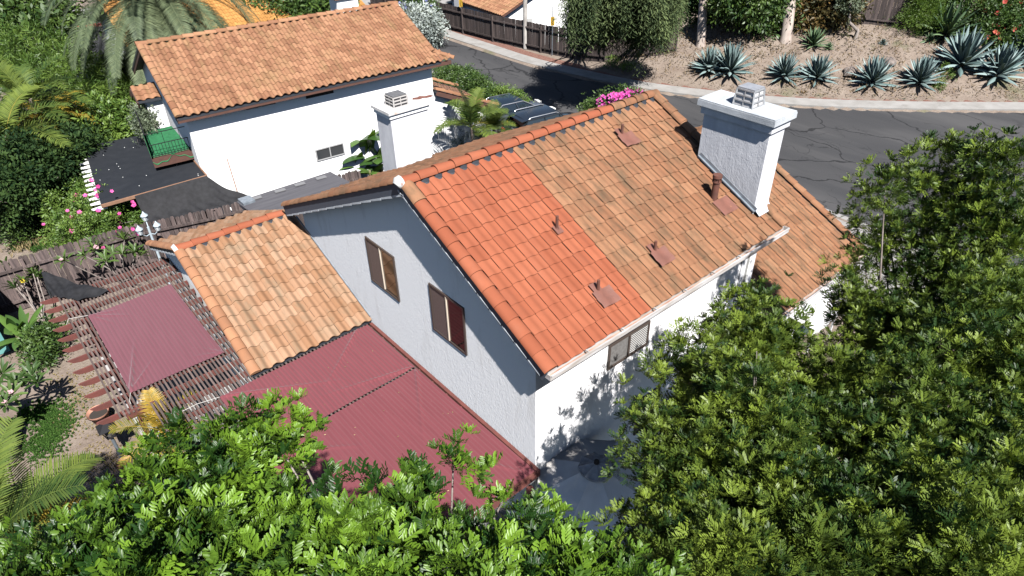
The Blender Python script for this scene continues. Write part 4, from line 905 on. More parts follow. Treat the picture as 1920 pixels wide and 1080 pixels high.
# left edge: teal shed, ochre wall, dark post
b=pz(8,660,0); TS=thing('shed',(-8.6,16.2,0),'teal sided shed with a pale grey roof at the left edge of the picture','shed')
mb=MB(); mb.box(-9.6,-7.55,15.2,18.1,0,2.0); mb.build('wall',TEAL,TS); mb=MB(); mb.prism([(-9.7,15.05,2.0),(-7.45,15.05,2.0),(-7.45,15.05,2.07),(-9.7,15.05,2.35)],(0,2.4,0)); mb.build('roof',GREYR,TS)
# ------------------------------------------------------------------ far houses
def gable_house(label,P,e,L,W,ez,slope,tm,wm,ov=.35,name='house',base=-.3,wins=()):
    """P near eave corner, e along eave, g along the gable end"""
    P=np.array(P,float);e=unit((e[0],e[1],0)); g=np.array([-e[1],e[0],0]); 
    if W<0: g=-g; W=-W
    o=thing(name,(P[0],P[1],0),label,'house'); rz=ez+slope*W/2; q=lambda u,v,z:np.array([P[0],P[1],0])+e*u+g*v+UZ*z
    mb=MB(); mb.prism([q(ov,ov,base),q(ov,ov,ez+.02),q(ov,W/2,rz-.1),q(ov,W-ov,ez+.02),q(ov,W-ov,base)],e*(L-2*ov)); mb.build('wall',wm,o)
    mb=MB()
    for v0,v1 in ((0,W/2),(W,W/2)): a,b=q(0,v0,ez),q(0,v1,rz); mb.prism([a-UZ*.012,b-UZ*.012,b-UZ*.16,a-UZ*.16],e*L)
    mb.build('roof',WOODBR,o)
    for s in (0,1):
        us=unit((g if s==0 else -g)*1.+UZ*slope); O=q(0,0,ez) if s==0 else q(L,W,ez); sl=math.hypot(W/2,slope*W/2); nr=max(3,round(sl/.36)); ncn=round(L/.31)
        ee=e if s==0 else -e
        if (np.cross(ee,us))[2]<0: O=q(L,0,ez) if s==0 else q(0,W,ez); ee=-ee
        mb=MB(); tile_roof(mb,O,ee,us,ncn,nr,L/ncn,sl/nr,.062,seg=5); mb.build('tile_section',tm,o)
    mb=MB(); barrels(mb,q(-.03,W/2,rz+.02),q(L+.03,W/2,rz+.02),(0,0,1),.14,.45,.88,.8,n=6); mb.build('ridge_cap',tm,o)
    return o,q,rz
c0=pz(942,30,.55); c1_=pz(866,4,.55); e=c1_-c0
OH,q,rz=gable_house('white house with an orange tile roof behind the street fence, white chimney at its end',c0,e,9,-8.5,.55,.42,TILE_NB,STUC2,base=-3)
mb=MB(); p=q(7.0,.2,0); mb.obox(p+UZ*0,unit(e)*.42,np.array([-unit(e)[1],unit(e)[0],0])*.35,UZ*2.8); mb.build('chimney',STUC2,OH)
for (a,b_) in ((1.2,2.0),(2.6,3.3)):
    mb=MB(); mb.bar(q(a,.34,-.55),q(b_,.34,-.55),.04,.9); mb.build('window',PANE,OH)
mb=MB(); mb.bar(q(.34,1.6,-.55),q(.34,2.5,-.55),.04,.9); mb.build('window',PANE,OH)
mb=MB(); mb.bar(q(.34,2.55,-.55),q(.34,3.1,-.55),.04,.9); mb.build('window',BLIND,OH)
YH,q,rz=gable_house('yellow orange tiled house seen through the big date palm',(2.5,36.5),(1,-.04),15,9,2.9,.42,TILE_YEL,STUC2)
# building on the bank
b0,b1=pg(1700,26),pg(1915,34); d=unit((b1-b0)*[1,1,0]); nrm=np.array([-d[1],d[0],0]); 
if nrm@(CAM-b0)>0: nrm=-nrm
b0=b0+nrm*1.0; zb0=min(b0[2],b1[2])-1.; BR=thing('building',(b0[0],b0[1],zb0),'pale walled building with a dark window at the top right, above the agaves','building')
qq=lambda u,v,z:np.array([b0[0],b0[1],zb0])+d*u+nrm*v+UZ*z
GREYW=mat('warm_grey_wall',(.33,.31,.29),(.27,.255,.24),2,rough=.9)
mb=MB(); mb.prism([qq(0,0,0),qq(14,0,0),qq(14,0,6),qq(0,0,6)],nrm*6); mb.build('wall',GREYW,BR)
def bpix(u,v):
    dd=ray(u,v); t=((b0-CAM)@nrm)/(dd@nrm); P=CAM+dd*t-np.array([b0[0],b0[1],zb0]); return P@d,P[2]
u0,z0=bpix(1838,12);u1,_=bpix(1880,14)
mb=MB(); mb.bar(qq(u0-.1,-.06,z0-.05),qq(u1+.1,-.06,z0-.05),.14,.16); mb.bar(qq(u0-.05,-.03,z0),qq(u0-.05,-.03,z0+1.6),.07,.1,up=d); mb.bar(qq(u1+.05,-.03,z0),qq(u1+.05,-.03,z0+1.6),.07,.1,up=d); mb.bar(qq((u0+u1)/2,-.02,z0),qq((u0+u1)/2,-.02,z0+1.6),.05,.08,up=d)
wf=mb.build('window',WHITEP,BR); mb=MB(); mb.bar(qq(u0,-.012,z0+.85),qq(u1,-.012,z0+.85),.02,1.6); mb.build('pane',PANE,wf)
for uu in (1755,1795): 
    u0,z0=bpix(uu,15); mb=MB(); mb.prism([qq(u0-.28,-.35,0),qq(u0+.28,-.35,0),qq(u0+.28,-.35,6),qq(u0-.28,-.35,6)],nrm*.349); mb.build('pilaster',mat('light_pilaster',(.45,.43,.41),rough=.9),BR)
# ------------------------------------------------------------------ street furniture
b=pz(985,91,0.03); UP=tag((lambda m:(m.tube([b,b+UZ*9],[.16,.12],12),m.build('utility_pole',mat('mottled_concrete_pole',(.42,.40,.37),(.24,.22,.2),3,rough=.85,stretch=(1,1,.4)),loc=b))[1])(MB()),'pale mottled pole standing by the far pavement in front of the street fence','pole')
for (u,v,h,lab) in ((1035,104,2.55,'yellow sign on a thin post near the pale pole, facing the street'),(867,63,2.5,'yellow sign on a thin post by the far left stretch of the street fence')):
    b=pz(u,v,.03); S_=thing('street_sign',b,lab,'sign'); mb=MB(); mb.bar(b,b+UZ*(h+.55),.05,.03); mb.build('post',FLASH,S_)
    to=unit((CAM-b)*[1,1,0]); sd=np.array([-to[1],to[0],0]); c=b+UZ*(h-.35)+to*.035
    mb=MB(); mb.prism([c+sd*x+UZ*z for x,z in ((-.11,-.27),(.11,-.27),(.13,-.25),(.13,.25),(.11,.27),(-.11,.27),(-.13,.25),(-.13,-.25))],to*.012); pn=mb.build('panel',YELS,S_)
    mb=MB(); c2=c+to*.014
    for s in range(5): mb.bar(c2+sd*(.055*math.sin(s*1.6))+UZ*(.18-.085*s),c2+sd*(.055*math.sin((s+1)*1.6))+UZ*(.18-.085*(s+1)),.004,.03,up=sd)
    mb.build('marking',IRON,pn)
for (u,v,s,lab) in ((1593,137,.55,'dark rock on the bank between two agaves, larger of two'),(1667,118,.5,'dark rock just behind an agave on the bank')):
    b=pg(u,v); mb=MB(); mb.grid(lambda a,t:b+s*np.array([math.cos(a*6.283)*math.sin(t*1.6)*(1+.25*math.sin(a*19+t*4)),math.sin(a*6.283)*math.sin(t*1.6)*(.8+.2*math.sin(a*12.57)),math.cos(t*1.6)*.6+.08*math.sin(a*25)]),18,8,smooth=False)
    tag(mb.build('rock',ROCKM,loc=b),lab,'rock')
# ------------------------------------------------------------------ cars
def car(loc,yaw,label,paint,suv):
    o=thing('parked_car',(0,0,0),label,'car'); Lc,w=(4.6,.92) if suv else (4.75,.91)
    prof_=[(0,.35),(.02,.75),(.06,1.02),(.32,1.06),(.9,.98),(1.6,.95),(2.6,.95),(3.4,.98),(4.2,.86),(4.55,.70),(Lc,.5),(Lc,.3)] if suv else [(0,.35),(.0,.7),(.1,.95),(.7,1.0),(1.3,.98),(2.2,.93),(3.1,.95),(4.0,.84),(4.5,.66),(Lc,.5),(Lc,.3)]
    mb=MB(); n=len(prof_); rows=[]
    for (yy,ins) in ((-w,0),(-w+.03,.0),(-.55,.03),(0,.05),(.55,.03),(w-.03,0),(w,0)):
        k=0 if abs(yy)<w-.001 else .12
        rows.append([(x+(.06*(abs(yy)/w)**3 if x<Lc/2 else -.16*(abs(yy)/w)**3),yy*(1-.06*((x-Lc/2)/(Lc/2))**4),z+ins-k) for x,z in prof_])
    V=[p for r in rows for p in r]; mb.add(V,[(i*n+j,i*n+j+1,(i+1)*n+j+1,(i+1)*n+j) for i in range(len(rows)-1) for j in range(n-1)],smooth=True)
    for s,r0 in ((-1,0),(1,(len(rows)-1)*n)): mb.add([V[r0+j] for j in range(n)]+[(x,s*w*.97,.22) for x,z in prof_],[(j,j+1,n+j+1,n+j) for j in range(n-1)],smooth=True)
    mb.build('body',paint,o)
    # cabin: lower belt -> roof ring
    zb_,zr_=(1.0,1.66) if suv else (.96,1.43)
    xs=(.12,.55,2.35,3.3) if suv else (.75,1.55,2.75,3.65)      # rear base, rear roof, front roof, front base
    wb,wr=w-.06,w-.24
    def ring(x,wd,z): return [(x,-wd,z),(x,wd,z)]
    a=[(xs[0],-wb,zb_),(xs[3],-wb,zb_-.02),(xs[3],wb,zb_-.02),(xs[0],wb,zb_)]; t=[(xs[1],-wr,zr_-.03),(xs[2],-wr,zr_-.04),(xs[2],wr,zr_-.04),(xs[1],wr,zr_-.03)]
    a8=a+t
    for ix in ((0,1,5,4),(2,3,7,6)): mb=MB(); mb.add([a8[i] for i in ix],[(0,1,2,3)]); mb.build('side_window',CGLASS,o)
    mb=MB(); mb.add([a8[i] for i in (1,2,6,5)],[(0,1,2,3)]); mb.build('windscreen',CGLASS,o)
    mb=MB(); mb.add([a8[i] for i in (3,0,4,7)],[(0,1,2,3)]); mb.build('rear_window',CGLASS,o)
    mb=MB(); mb.grid(lambda s,q:(xs[1]-.1+(xs[2]-xs[1]+.14)*s,(-1+2*q)*wr*1.02,zr_-.035+.055*(1-(2*q-1)**2)*(1-.4*(2*s-1)**2)+.01),8,8,smooth=True); mb.build('roof_panel',paint if suv else CGLASS,o)
    mb=MB()
    for s in (-1,1):
        for (p,q_) in (((xs[0],zb_),(xs[1],zr_-.03)),((xs[3],zb_-.02),(xs[2],zr_-.04)),((1.5,zb_),(1.48,zr_-.03)),((2.45,zb_),(2.3,zr_-.035))): mb.bar((p[0],s*(wb+.004),p[1]),(q_[0],s*(wr+.004),q_[1]),.02,.075,up=(0,1,0))
        mb.bar((xs[0],s*(wb+.01),zb_+.005),(xs[3],s*(wb+.01),zb_-.015),.025,.05)
        mb.bar((xs[1],s*(wr+.01),zr_-.02),(xs[2],s*(wr+.01),zr_-.03),.04,.05)
    mb.build('pillar_trim',paint,o)
    if suv:
        for s in (-1,1): mb=MB(); mb.tube([(xs[1]+.1,s*wr*.93,zr_+.0),(xs[1]+.2,s*wr*.93,zr_+.055),(xs[2]-.2,s*wr*.93,zr_+.05),(xs[2]-.05,s*wr*.93,zr_-.01)],.022,8); mb.build('roof_rail',CHROME,o)
        mb=MB(); mb.prism([(xs[1]-.32,-wr,zr_-.03),(xs[1]+.05,-wr,zr_+.0),(xs[1]+.05,-wr,zr_-.03),(xs[1]-.32,-wr,zr_-.05)],(0,2*wr,0)); mb.build('spoiler',paint,o)
    else:
        for s in (-1,1): mb=MB(); mb.tube([(xs[0],s*(wb-.0),zb_+.02),(xs[1],s*(wr+.02),zr_-.01),(xs[2],s*(wr+.02),zr_-.02),(xs[3],s*(wb-.0),zb_)],.02,6); mb.build('window_trim',CHROME,o)
    for x in (.85,3.7):
        for s in (-1,1):
            mb=MB(); mb.tube([(x,s*(w-.2),.33),(x,s*(w+.01),.33)],.33,20,smooth=False); wl=mb.build('wheel',TYRE,o)
            mb=MB(); mb.tube([(x,s*(w+.011),.33),(x,s*(w+.02),.33)],.21,16,smooth=False); mb.build('rim',CHROME,wl)
    for s in (-1,1):
        mb=MB(); mb.obox((Lc-.22,s*.66,.66),(.13,0,-.03),(0,.16,0),(0,0,.06)); mb.build('headlight',WHITEP,o)
        mb=MB(); mb.obox((.05,s*.68,.86),(.05,0,0),(0,.16,0),(0,0,.09)); mb.build('tail_light',mat('red_lamp',(.2,.01,.01),rough=.2),o)
        mb=MB(); mb.obox((xs[3]-.45,s*(w+.08),zb_+.03),(.06,0,0),(0,.08,0),(0,0,.06)); mb.build('wing_mirror',paint,o)
    mb=MB(); mb.obox((-.012,0,.62),(.012,0,0),(0,.26,0),(0,0,.06)); mb.build('number_plate',WHITEP,o)
    o.location=loc; o.rotation_euler=(0,0,yaw); LOC[o.name]=np.array(loc,float); return o
def place_car(u,v,z,xc,yaw,*a):
    c=pz(u,v,z); d=np.array([math.cos(yaw),math.sin(yaw),0]); p=c*[1,1,0]-d*xc; return car((p[0],p[1],.02),yaw,*a)
place_car(1010,212,1.6,1.6,R(-9),'black estate car with silver roof rails, nearer of the two parked cars',CARD,True)
place_car(950,187,1.4,2.2,R(-9),'blue grey saloon car parked between the hedge and the black car',CARG,False)
# ------------------------------------------------------------------ vegetation
T_SH=[tmpl_shoot(6,5,.1,.036,.25,48+6*s,False,s) for s in (1,2,3)]
T_RT=[tmpl_shoot(6,6,.075,.024,.21,60,True,s) for s in (4,5,6)]
T_CL=[tmpl_cluster(9,.11,.05,.14,s) for s in (1,2)]
T_NAR=[tmpl_cluster(14,.16,.022,.16,s) for s in (3,4)]
def multi(name,parent,blobs,Ts,n,sc,mt,**k):
    """crown from several shoot templates, joined into ONE mesh"""
    obs=[];pts=[]
    for T in Ts:
        o,P=foliage(name,parent,blobs,T,n//len(Ts),sc,mt,**k); obs.append(o);pts.append(P)
    a=obs[0]
    if len(obs)>1:
        with bpy.context.temp_override(active_object=a,object=a,selected_objects=obs,selected_editable_objects=obs): bpy.ops.object.join()
    return a,np.vstack(pts)
def B(L,sub=0): # (px,py,dist,rpx) -> world blobs
    return [(*(pd(u,v,d)),max(r-sub,7)*d/CF) for u,v,d,r in L]
def Bz(L): # (px,py,z,rpx)
    out=[]
    for u,v,z,r in L:
        p=pz(u,v,z); d=np.linalg.norm(p-CAM); out.append((*p,r*d/CF))
    return out
def tree(name,label,cat,base,blobs,Ts,n,sc,lm,bm,r0,group=None,up=.5,shell=.45,ntips=14,tips=None,twig=.012,fork=.45,**k):
    base=np.array(base,float); o=thing(name,base,label,cat,group)
    cr,P=multi('crown',o,blobs,Ts,n,sc,lm,up=up,shell=shell,**k)
    mb=MB(); idx=RNG.choice(len(P),min(len(P),ntips),replace=False); limbs(mb,base,[P[i]-np.array([0,0,.05]) for i in idx] if tips is None else tips,r0,fork,r1=twig); mb.build('trunk',bm,o)
    return o
def flowers(o,P,n,r,mt,name='flower',zoff=.03):
    """single blooms: five petal rosettes, one mesh per plant"""
    V=[];Q=[]
    for i in range(5):
        a=i*1.2566; d=np.array([math.cos(a),math.sin(a),.35]); s=np.array([-math.sin(a),math.cos(a),0]); leaf_quads(0,d*.05,d/np.linalg.norm(d),s,1.,.85,.1,V,Q,True)
    idx=RNG.choice(len(P),n,replace=False); pos=P[idx]+np.array([0,0,zoff])
    D=(CAM-pos)*.4+np.array([0,0,6.])+RNG.normal(size=(n,3))*2
    W_=scatter(np.array(V),pos,D,np.full(n,r)*RNG.uniform(.7,1.2,n)); tt=np.clip(RNG.normal(.5,.25,n),0,1)
    if n<=30: return [fast(name,W_[i:i+1],np.array(Q),tt[i:i+1],mt,o) for i in range(n)]
    f=fast(name,W_,np.array(Q),tt,mt,o); f['kind']='stuff'; return f
# --- the two big front trees
LA=[(300,981,6.6,85),(400,941,6.8,80),(330,1046,6.0,120),(470,1031,6.2,110),(215,1031,6.0,75),(90,1121,5.6,95),(230,1116,5.4,120),(620,1056,6.1,105),(560,1011,6.5,55),(760,1056,6.1,95),(865,1011,6.4,65),(900,1076,6.0,105),(1020,1086,6.3,85),(1040,1146,5.6,100),(1150,1146,6.0,85),(480,1116,5.3,130),(680,1126,5.3,130),(870,1136,5.2,120),(690,991,6.6,45),(60,1046,5.9,40),(990,996,6.6,50)]
LA2=[(350,1020,7.6,150),(560,1040,7.4,150),(780,1060,7.3,150),(1000,1070,7.2,140),(160,1080,7,130),(1180,1090,7.1,90)]
LAT=[(440,824,7.1,42),(425,869,7.0,52),(535,799,7.2,30),(525,839,7.1,42),(500,894,7.0,40),(850,865,7.0,40),(795,905,6.9,42),(760,945,6.8,45),(958,900,6.9,30),(945,935,6.8,38),(330,849,7.1,32),(280,889,6.9,36),(610,940,6.9,30),(655,955,6.8,36),(235,939,6.6,34)]
tips=[np.array(pd(u,v,d)) for u,v,d,r in LAT]+[np.array(pd(u,v,d)) for u,v,d,r in LA[::2]]
tree('broadleaf_tree','bright green glossy leaved tree along the bottom edge in front of the maroon shade cloths','tree',(-4.3,-3.9,0),B(LA,42)+B(LA2,50)+B(LAT,26)+B(LAT,26),T_SH,2500,(.42,.8),L_CAR,BARK,.16,shell=.25,tips=tips,up=1.1,jit=.6,twig=.009,fork=.55,clump=9,cr=.14)
LBa=[(1330,760,10.4,110),(1260,690,10.8,45),(1290,640,11.0,32),(1420,660,11.6,95),(1350,620,11.6,40),(1450,800,9.6,150),(1300,900,8.9,120),(1263,985,8.4,70),(1450,950,8.7,150),(1219,785,9.8,50),(1194,745,9.8,28),(1239,860,8.9,40),(1229,815,9.2,36),(1560,1040,7.9,130),(1380,1050,7.7,130),(1240,1040,7.8,90),(1560,700,11.4,80),(1440,580,11.9,45),(1400,560,12.0,28),(1330,700,10.8,55),(1390,620,11.2,50),(1460,640,11.4,60)]
LBb=[(1600,580,13.2,60),(1570,540,13.3,40),(1610,500,13.5,45),(1600,760,11.2,140),(1620,900,9.5,160),(1750,650,11.8,140),(1780,800,10.0,160),(1880,700,11.1,130),(1750,980,8.7,160),(1880,900,9.1,150),(1880,1040,8.1,140),(1690,1060,8.2,120),(1800,560,13.1,75),(1890,550,12.7,110),(1700,520,13.5,55),(1895,440,13.1,58),(1810,460,13.4,34),(1650,610,13.0,90),(1840,420,13.2,52),(1885,360,13.4,50),(1905,300,13.4,48),(1770,470,13.2,44),(1730,430,13.4,38),(1850,300,13.6,38),(1700,590,13,70),(1650,540,13.2,45),(1760,520,13.2,55),(1620,470,13.4,28)]
LBt=[(1660,345,12.5,40),(1700,330,12.5,30),(1765,292,14.0,22),(1700,300,12.5,26),(1660,395,13.8,30),(1630,365,12.5,22),(1740,345,13.9,30),(1725,400,13.7,36),(1790,375,13.7,48),(1825,390,13.6,40),(1660,440,13.6,30),(1625,420,13.7,22),(1640,455,13.5,26),(1690,450,13.5,30),(1760,440,13.5,36),(1850,295,13.6,36),(1875,300,13.5,36)]
stem=[np.array(pd(u,v,d)) for u,v,d,r in LBt]+[np.array(pd(u,v,d)) for u,v,d,r in LBb[::3]]
tree('broadleaf_tree','olive green small leaved tree shading the white front wall, right of the grey umbrella','tree',(1.9,-4.4,0),B(LBa,20)+B([(u,v,d+1.5,r) for u,v,d,r in LBa if r>80],40),T_RT,6000,(.48,.95),L_RT,BARK,.14,shell=.2,up=.8,ntips=110,jit=.7,twig=.007,clump=12,cr=.17)
tree('broadleaf_tree','taller olive green tree with bare shoots against the road, filling the right edge','tree',(6.0,-4.6,0),B(LBb,24)+B(LBt,20)+B(LBt,20)+B([(u,v,d+1.6,r) for u,v,d,r in LBb if r>100],40),T_RT,9000,(.48,.95),L_RT,BARK,.17,shell=.2,up=.8,tips=stem[::2],jit=.7,twig=.008,fork=.5,clump=12,cr=.17)
# --- generic palms
def frond(mb,base,az,el,L,droop,nleaf=34,ll=.5,lw=.028,twist=.5,tint=.5,rach=.018,hang=.35):
    p=np.array(base,float);d=np.array([math.cos(az)*math.cos(el),math.sin(az)*math.cos(el),math.sin(el)]); pts=[p.copy()];n=14;ds=[d.copy()]
    for i in range(n):
        d=d+np.array([0,0,-droop/n*(.4+1.2*i/n)]); d/=np.linalg.norm(d); p=p+d*L/n; pts.append(p.copy()); ds.append(d.copy())
    mb.tube(pts,[rach*(1-.8*i/n) for i in range(n+1)],4,cap=False,tint=min(1,tint+.25),m=0)
    for i in range(nleaf):
        t=.1+.9*(i+.5)/nleaf; k=min(n-1,int(t*n)); f=t*n-k; q=pts[k]*(1-f)+pts[k+1]*f; dd=ds[k]
        sd=np.cross(dd,(0,0,1.)); sd/=np.linalg.norm(sd)+1e-9; up=np.cross(sd,dd); l=ll*(math.sin(math.pi*min(1,t*.85+.12))**.6+.12)*random.uniform(.85,1.1)
        for s in (-1,1):
            v=dd*.55+sd*s*.85+up*(twist*random.uniform(.4,1.))-np.array([0,0,hang*.3]); v/=np.linalg.norm(v); w=np.cross(v,up); w/=np.linalg.norm(w)+1e-9
            m=q+v*l*.55; v2=v-np.array([0,0,hang*random.uniform(.7,1.3)]); v2/=np.linalg.norm(v2); e=m+v2*l*.45
            mb.add([q-w*lw*.3,q+w*lw*.3,m+w*lw*.5,m-w*lw*.5,e+w*lw*.1,e-w*lw*.1],[(0,1,2,3),(3,2,4,5)],tint=min(1,max(0,tint+random.uniform(-.2,.2))),m=0)
def palm(label,base,top,nf,L,lm,tr=.12,el=(-20,75),droop=1.3,nleaf=34,ll=.5,lw=.03,cat='palm',name='palm_tree',azs=None,ytips=0,hang=.35,twist=.5,trm=None):
    base,top=np.array(base,float),np.array(top,float); o=thing(name,base,label,cat); mb=MB()
    for i in range(nf):
        az=i*2.39996+random.uniform(-.2,.2) if azs is None else random.uniform(*azs); e=R(el[0]+(el[1]-el[0])*((i+.5)/nf)**1.0)
        frond(mb,top+np.array([math.cos(az),math.sin(az),0])*tr*.4,az,e,L*random.uniform(.85,1.1),droop*random.uniform(.8,1.2),nleaf,ll,lw,tint=random.uniform(.25,.75) if i>ytips else .97,hang=hang,twist=twist)
    mb.build('fronds',lm,o); mb=MB(); m=(base+top)/2+np.array([.05,.04,0]); mb.tube([base-UZ*.1,base+UZ*.15,m,top+UZ*.1],[tr*1.35,tr*1.1,tr*.95,tr*.8],12); mb.build('trunk',trm or PALMTR,o); return o
c=pz(278,-12,6.6); palm('huge grey green date palm with drooping fronds at the top left, behind the neighbour house',(c[0],c[1],0),c,95,5.4,L_DATE,.32,(-50,55),1.9,90,.6,.036,hang=.25,twist=.25)
c=pz(58,190,3.6); palm('slim feather palm among shrubs at the left, below the date palm',(c[0],c[1],0),c,15,2.7,L_PALM,.1,(-5,70),1.3,44,.5,.05)
c=pz(8,262,3.2); palm('feather palm with long drooping fronds cut by the left edge, above the dark shade',(c[0],c[1],0),c,18,3.0,L_PALM,.12,(-15,65),1.5,46,.6,.055,ytips=3)
c=pz(92,215,3.); palm('small yellowing feather palm just right of the slim left palm',(c[0],c[1],0),c,11,1.9,L_YPALM,.08,(-15,55),1.6,30,.45,.035)
c=pz(-30,1030,3.3); palm('dark feather palm filling the bottom left corner',(c[0],c[1],0),c,20,2.1,L_PALM,.11,(-5,75),1.0,44,.5,.034,hang=.15,twist=.25)
c=pz(60,1010,1.5); palm('low feather palm under the bottom left corner, in shade',(c[0],c[1],0),c,13,1.9,L_PALM,.1,(5,70),.9,40,.45,.03,hang=.15)
c=pz(307,808,1.75); palm('small yellow orange palm at the pergola corner behind the terracotta pot',(c[0],c[1],0),c,13,1.15,L_YPALM,.06,(-30,80),1.3,30,.30,.022,hang=.3)
c=pz(884,238,1.9); palm('bright areca palm with one upright new spear between chimney and black car',(c[0],c[1],0),c,10,2.0,L_PALM,.06,(5,86),1.5,38,.5,.045)
c=pz(925,240,1.5); palm('dense dark green palm clump right of the areca palm',(c[0],c[1],0),c,18,1.15,L_PALM,.06,(10,80),1.0,30,.4,.025)
# --- left garden shrubs and trees
def bush(label,blobs,Ts,n,sc,lm,r0=.05,name='shrub',cat='shrub',bm=BARK,**k):
    k.setdefault('clump',7); k.setdefault('cr',.13*sc[1]); b=np.array(blobs,float); base=np.array([b[:,0].mean(),b[:,1].mean(),0.]); 
    gz=float(H(base[0],base[1])); base[2]=max(gz,-.05) if gz>-.2 else 0
    return tree(name,label,cat,base,blobs,Ts,n,sc,lm,bm,r0,**k)
bush('feathery bright green tree at the left edge, below the date palm tips',Bz([(40,130,3.4,55),(110,140,3.2,55),(170,160,3,50),(95,105,3.5,45),(205,190,2.6,40),(30,90,3.8,40)]),T_NAR,1900,(1.2,2.0),L_LIME,.12,name='broadleaf_tree',cat='tree')
bush('dense dark tree filling the top left corner',Bz([(20,30,5,60),(70,50,4.5,50),(20,80,4,50),(90,10,5,45)]),T_CL,1300,(2.2,3.4),L_BUSH,.15,name='broadleaf_tree',cat='tree')
bush('loose light green tree left of the green balcony',Bz([(225,225,2.2,45),(200,265,1.6,38),(185,225,2.4,32),(240,190,2.2,28)]),T_CL,1200,(1.2,1.9),L_LIME,.09,name='broadleaf_tree',cat='tree')
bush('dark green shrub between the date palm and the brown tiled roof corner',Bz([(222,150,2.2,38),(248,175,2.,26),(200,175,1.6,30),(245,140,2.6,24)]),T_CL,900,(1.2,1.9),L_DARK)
bush('glossy green shrub under the left feather palms',Bz([(45,255,1.8,45),(85,265,1.4,32),(20,240,1.8,30)]),T_CL,900,(1.1,1.7),L_BUSH)
bush('shrub coloured dark to stand for the deep shade left of the black patio cover',Bz([(120,285,2.6,38),(90,320,2.2,42),(50,350,1.8,45),(95,355,1.4,24),(20,390,1.,40)]),T_CL,1700,(1.1,1.8),L_DARK,.07)  # dark leaf colour fills in for an unlit area
bush('second shrub coloured dark to stand for the deep shade at the left edge, above the dry slope',Bz([(30,320,2.8,45),(10,370,2.2,40),(75,370,1.2,34),(150,275,2.4,26)]),T_CL,1500,(1.1,1.8),L_DARK,.07)  # same dark leaf colour, extends the unlit area to the edge
bush('thin branched olive shrub between the left palms and the light green tree',Bz([(150,230,2.2,34),(125,215,2.6,28),(165,255,1.8,30)]),T_NAR,700,(1.,1.6),L_BUSH)
bush('pale grey green shrub growing through the balcony rail',Bz([(270,222,3.4,13),(268,205,3.6,12),(272,238,3.2,10)]),T_CL,320,(.7,1.1),L_OLIVE,.03)
o=bush('hibiscus bush with pink blooms behind the fence, beside the felt patio cover',Bz([(135,400,1.3,38),(175,390,1.6,42),(215,395,1.5,40),(150,430,1.2,44),(195,435,1.4,46),(240,425,1.4,34),(120,430,.9,30),(185,360,1.7,30),(255,395,1.5,24),(225,370,1.6,24)]),T_CL,3600,(.6,1.0),L_LIME,.06,zmin=.1)
_,P=in_blobs(Bz([(150,410,1.1,48),(200,400,1.4,52),(180,380,1.6,30)]),60,.95)[0],in_blobs(Bz([(150,405,1.7,48),(200,395,2.0,52),(180,375,2.2,34),(225,420,1.9,40)]),90,.95)[0]
flowers(o,P,30,.085,F_PINK,'bloom')
bush('small leafy shrub on the bare slope at the left edge',Bz([(32,425,.5,20),(40,445,.3,16)]),T_CL,260,(.8,1.2),L_BUSH,.03)
# plumerias: thick stems tipped with whorls of long leaves
T_W=[tmpl_whorl(13,.36,.085,s) for s in (1,2)]
def plumeria(label,base,tipspx,zr,sc=(.8,1.1),lm=L_BUSH,fl=0,fm=F_WHITE,stemr=.03):
    base=np.array(base,float); o=thing('plumeria',base,label,'shrub'); tips=np.array([pz(u,v,random.uniform(*zr)) for u,v in tipspx]); n=len(tips)
    fast('leaves',scatter(T_W[0][0],tips,(tips-base)*np.array([.35,.35,1])+RNG.normal(size=(n,3))*.3,RNG.uniform(sc[0],sc[1],n)),T_W[0][1],RNG.uniform(.3,.8,n),lm,o)
    mb=MB(); h=base+UZ*.35
    mb.tube([base-UZ*.05,h],[stemr*1.4,stemr*1.2],7)
    for t in tips: mb.tube([h,(h+t)/2+RNG.normal(size=3)*.06-UZ*.08,t],[stemr,stemr*.7,stemr*.5],6)
    mb.build('stems',BARK,o)
    if fl: flowers(o,tips+UZ*.1+RNG.normal(size=tips.shape)*.05,min(fl,n),.09,fm,'bloom')
    return o
plumeria('plumeria with long leaf whorls in front of the fence, behind the pergola slats',(-4.0,16.2,0),[(123,490),(160,480),(173,457),(213,450),(233,450),(213,477),(230,477),(200,490),(253,473),(262,480),(180,470)],(1.3,1.8),fl=2,fm=F_LPINK)
plumeria('leafy plumeria between the teal shed and the netted pergola corner',(-6.5,15.6,0),[(20,515),(45,530),(62,512),(30,540),(70,520),(12,500)],(.9,1.3),fl=1,fm=F_YEL)
plumeria('plumeria with pale pink blooms at the left edge above the green lawn',(-8.1,12.3,0),[(5,700),(22,742),(48,712),(70,718),(30,720),(60,705),(10,760)],(1.0,1.5),fl=3,fm=F_LPINK)
# netting bunched at the pergola corner
mb=MB(); nq=[pz(u,v,PZ+dz) for u,v,dz in ((80,516,.12),(205,548,.03),(150,565,.02),(97,556,.03))]
def nfn(s,t):
    p=(nq[0]*(1-s)+nq[1]*s)*(1-t)+(nq[3]*(1-s)+nq[2]*s)*t
    return p+UZ*(.05*math.sin(s*9+t*5)*(1-t)+.025*math.sin(s*21-t*8)+.03+.08*(1-t)*(1-s))
mb.grid(nfn,30,14,smooth=True); mb.grid(lambda s,t:nq[0]*(1-s)+nq[3]*s-UZ*(.4*t-.06)-np.array([.06*t,0,0]),10,5,smooth=True); tag(mb.build('shade_netting',NETM,loc=nq[0]),'black netting bunched over the far left corner of the pergola','netting')
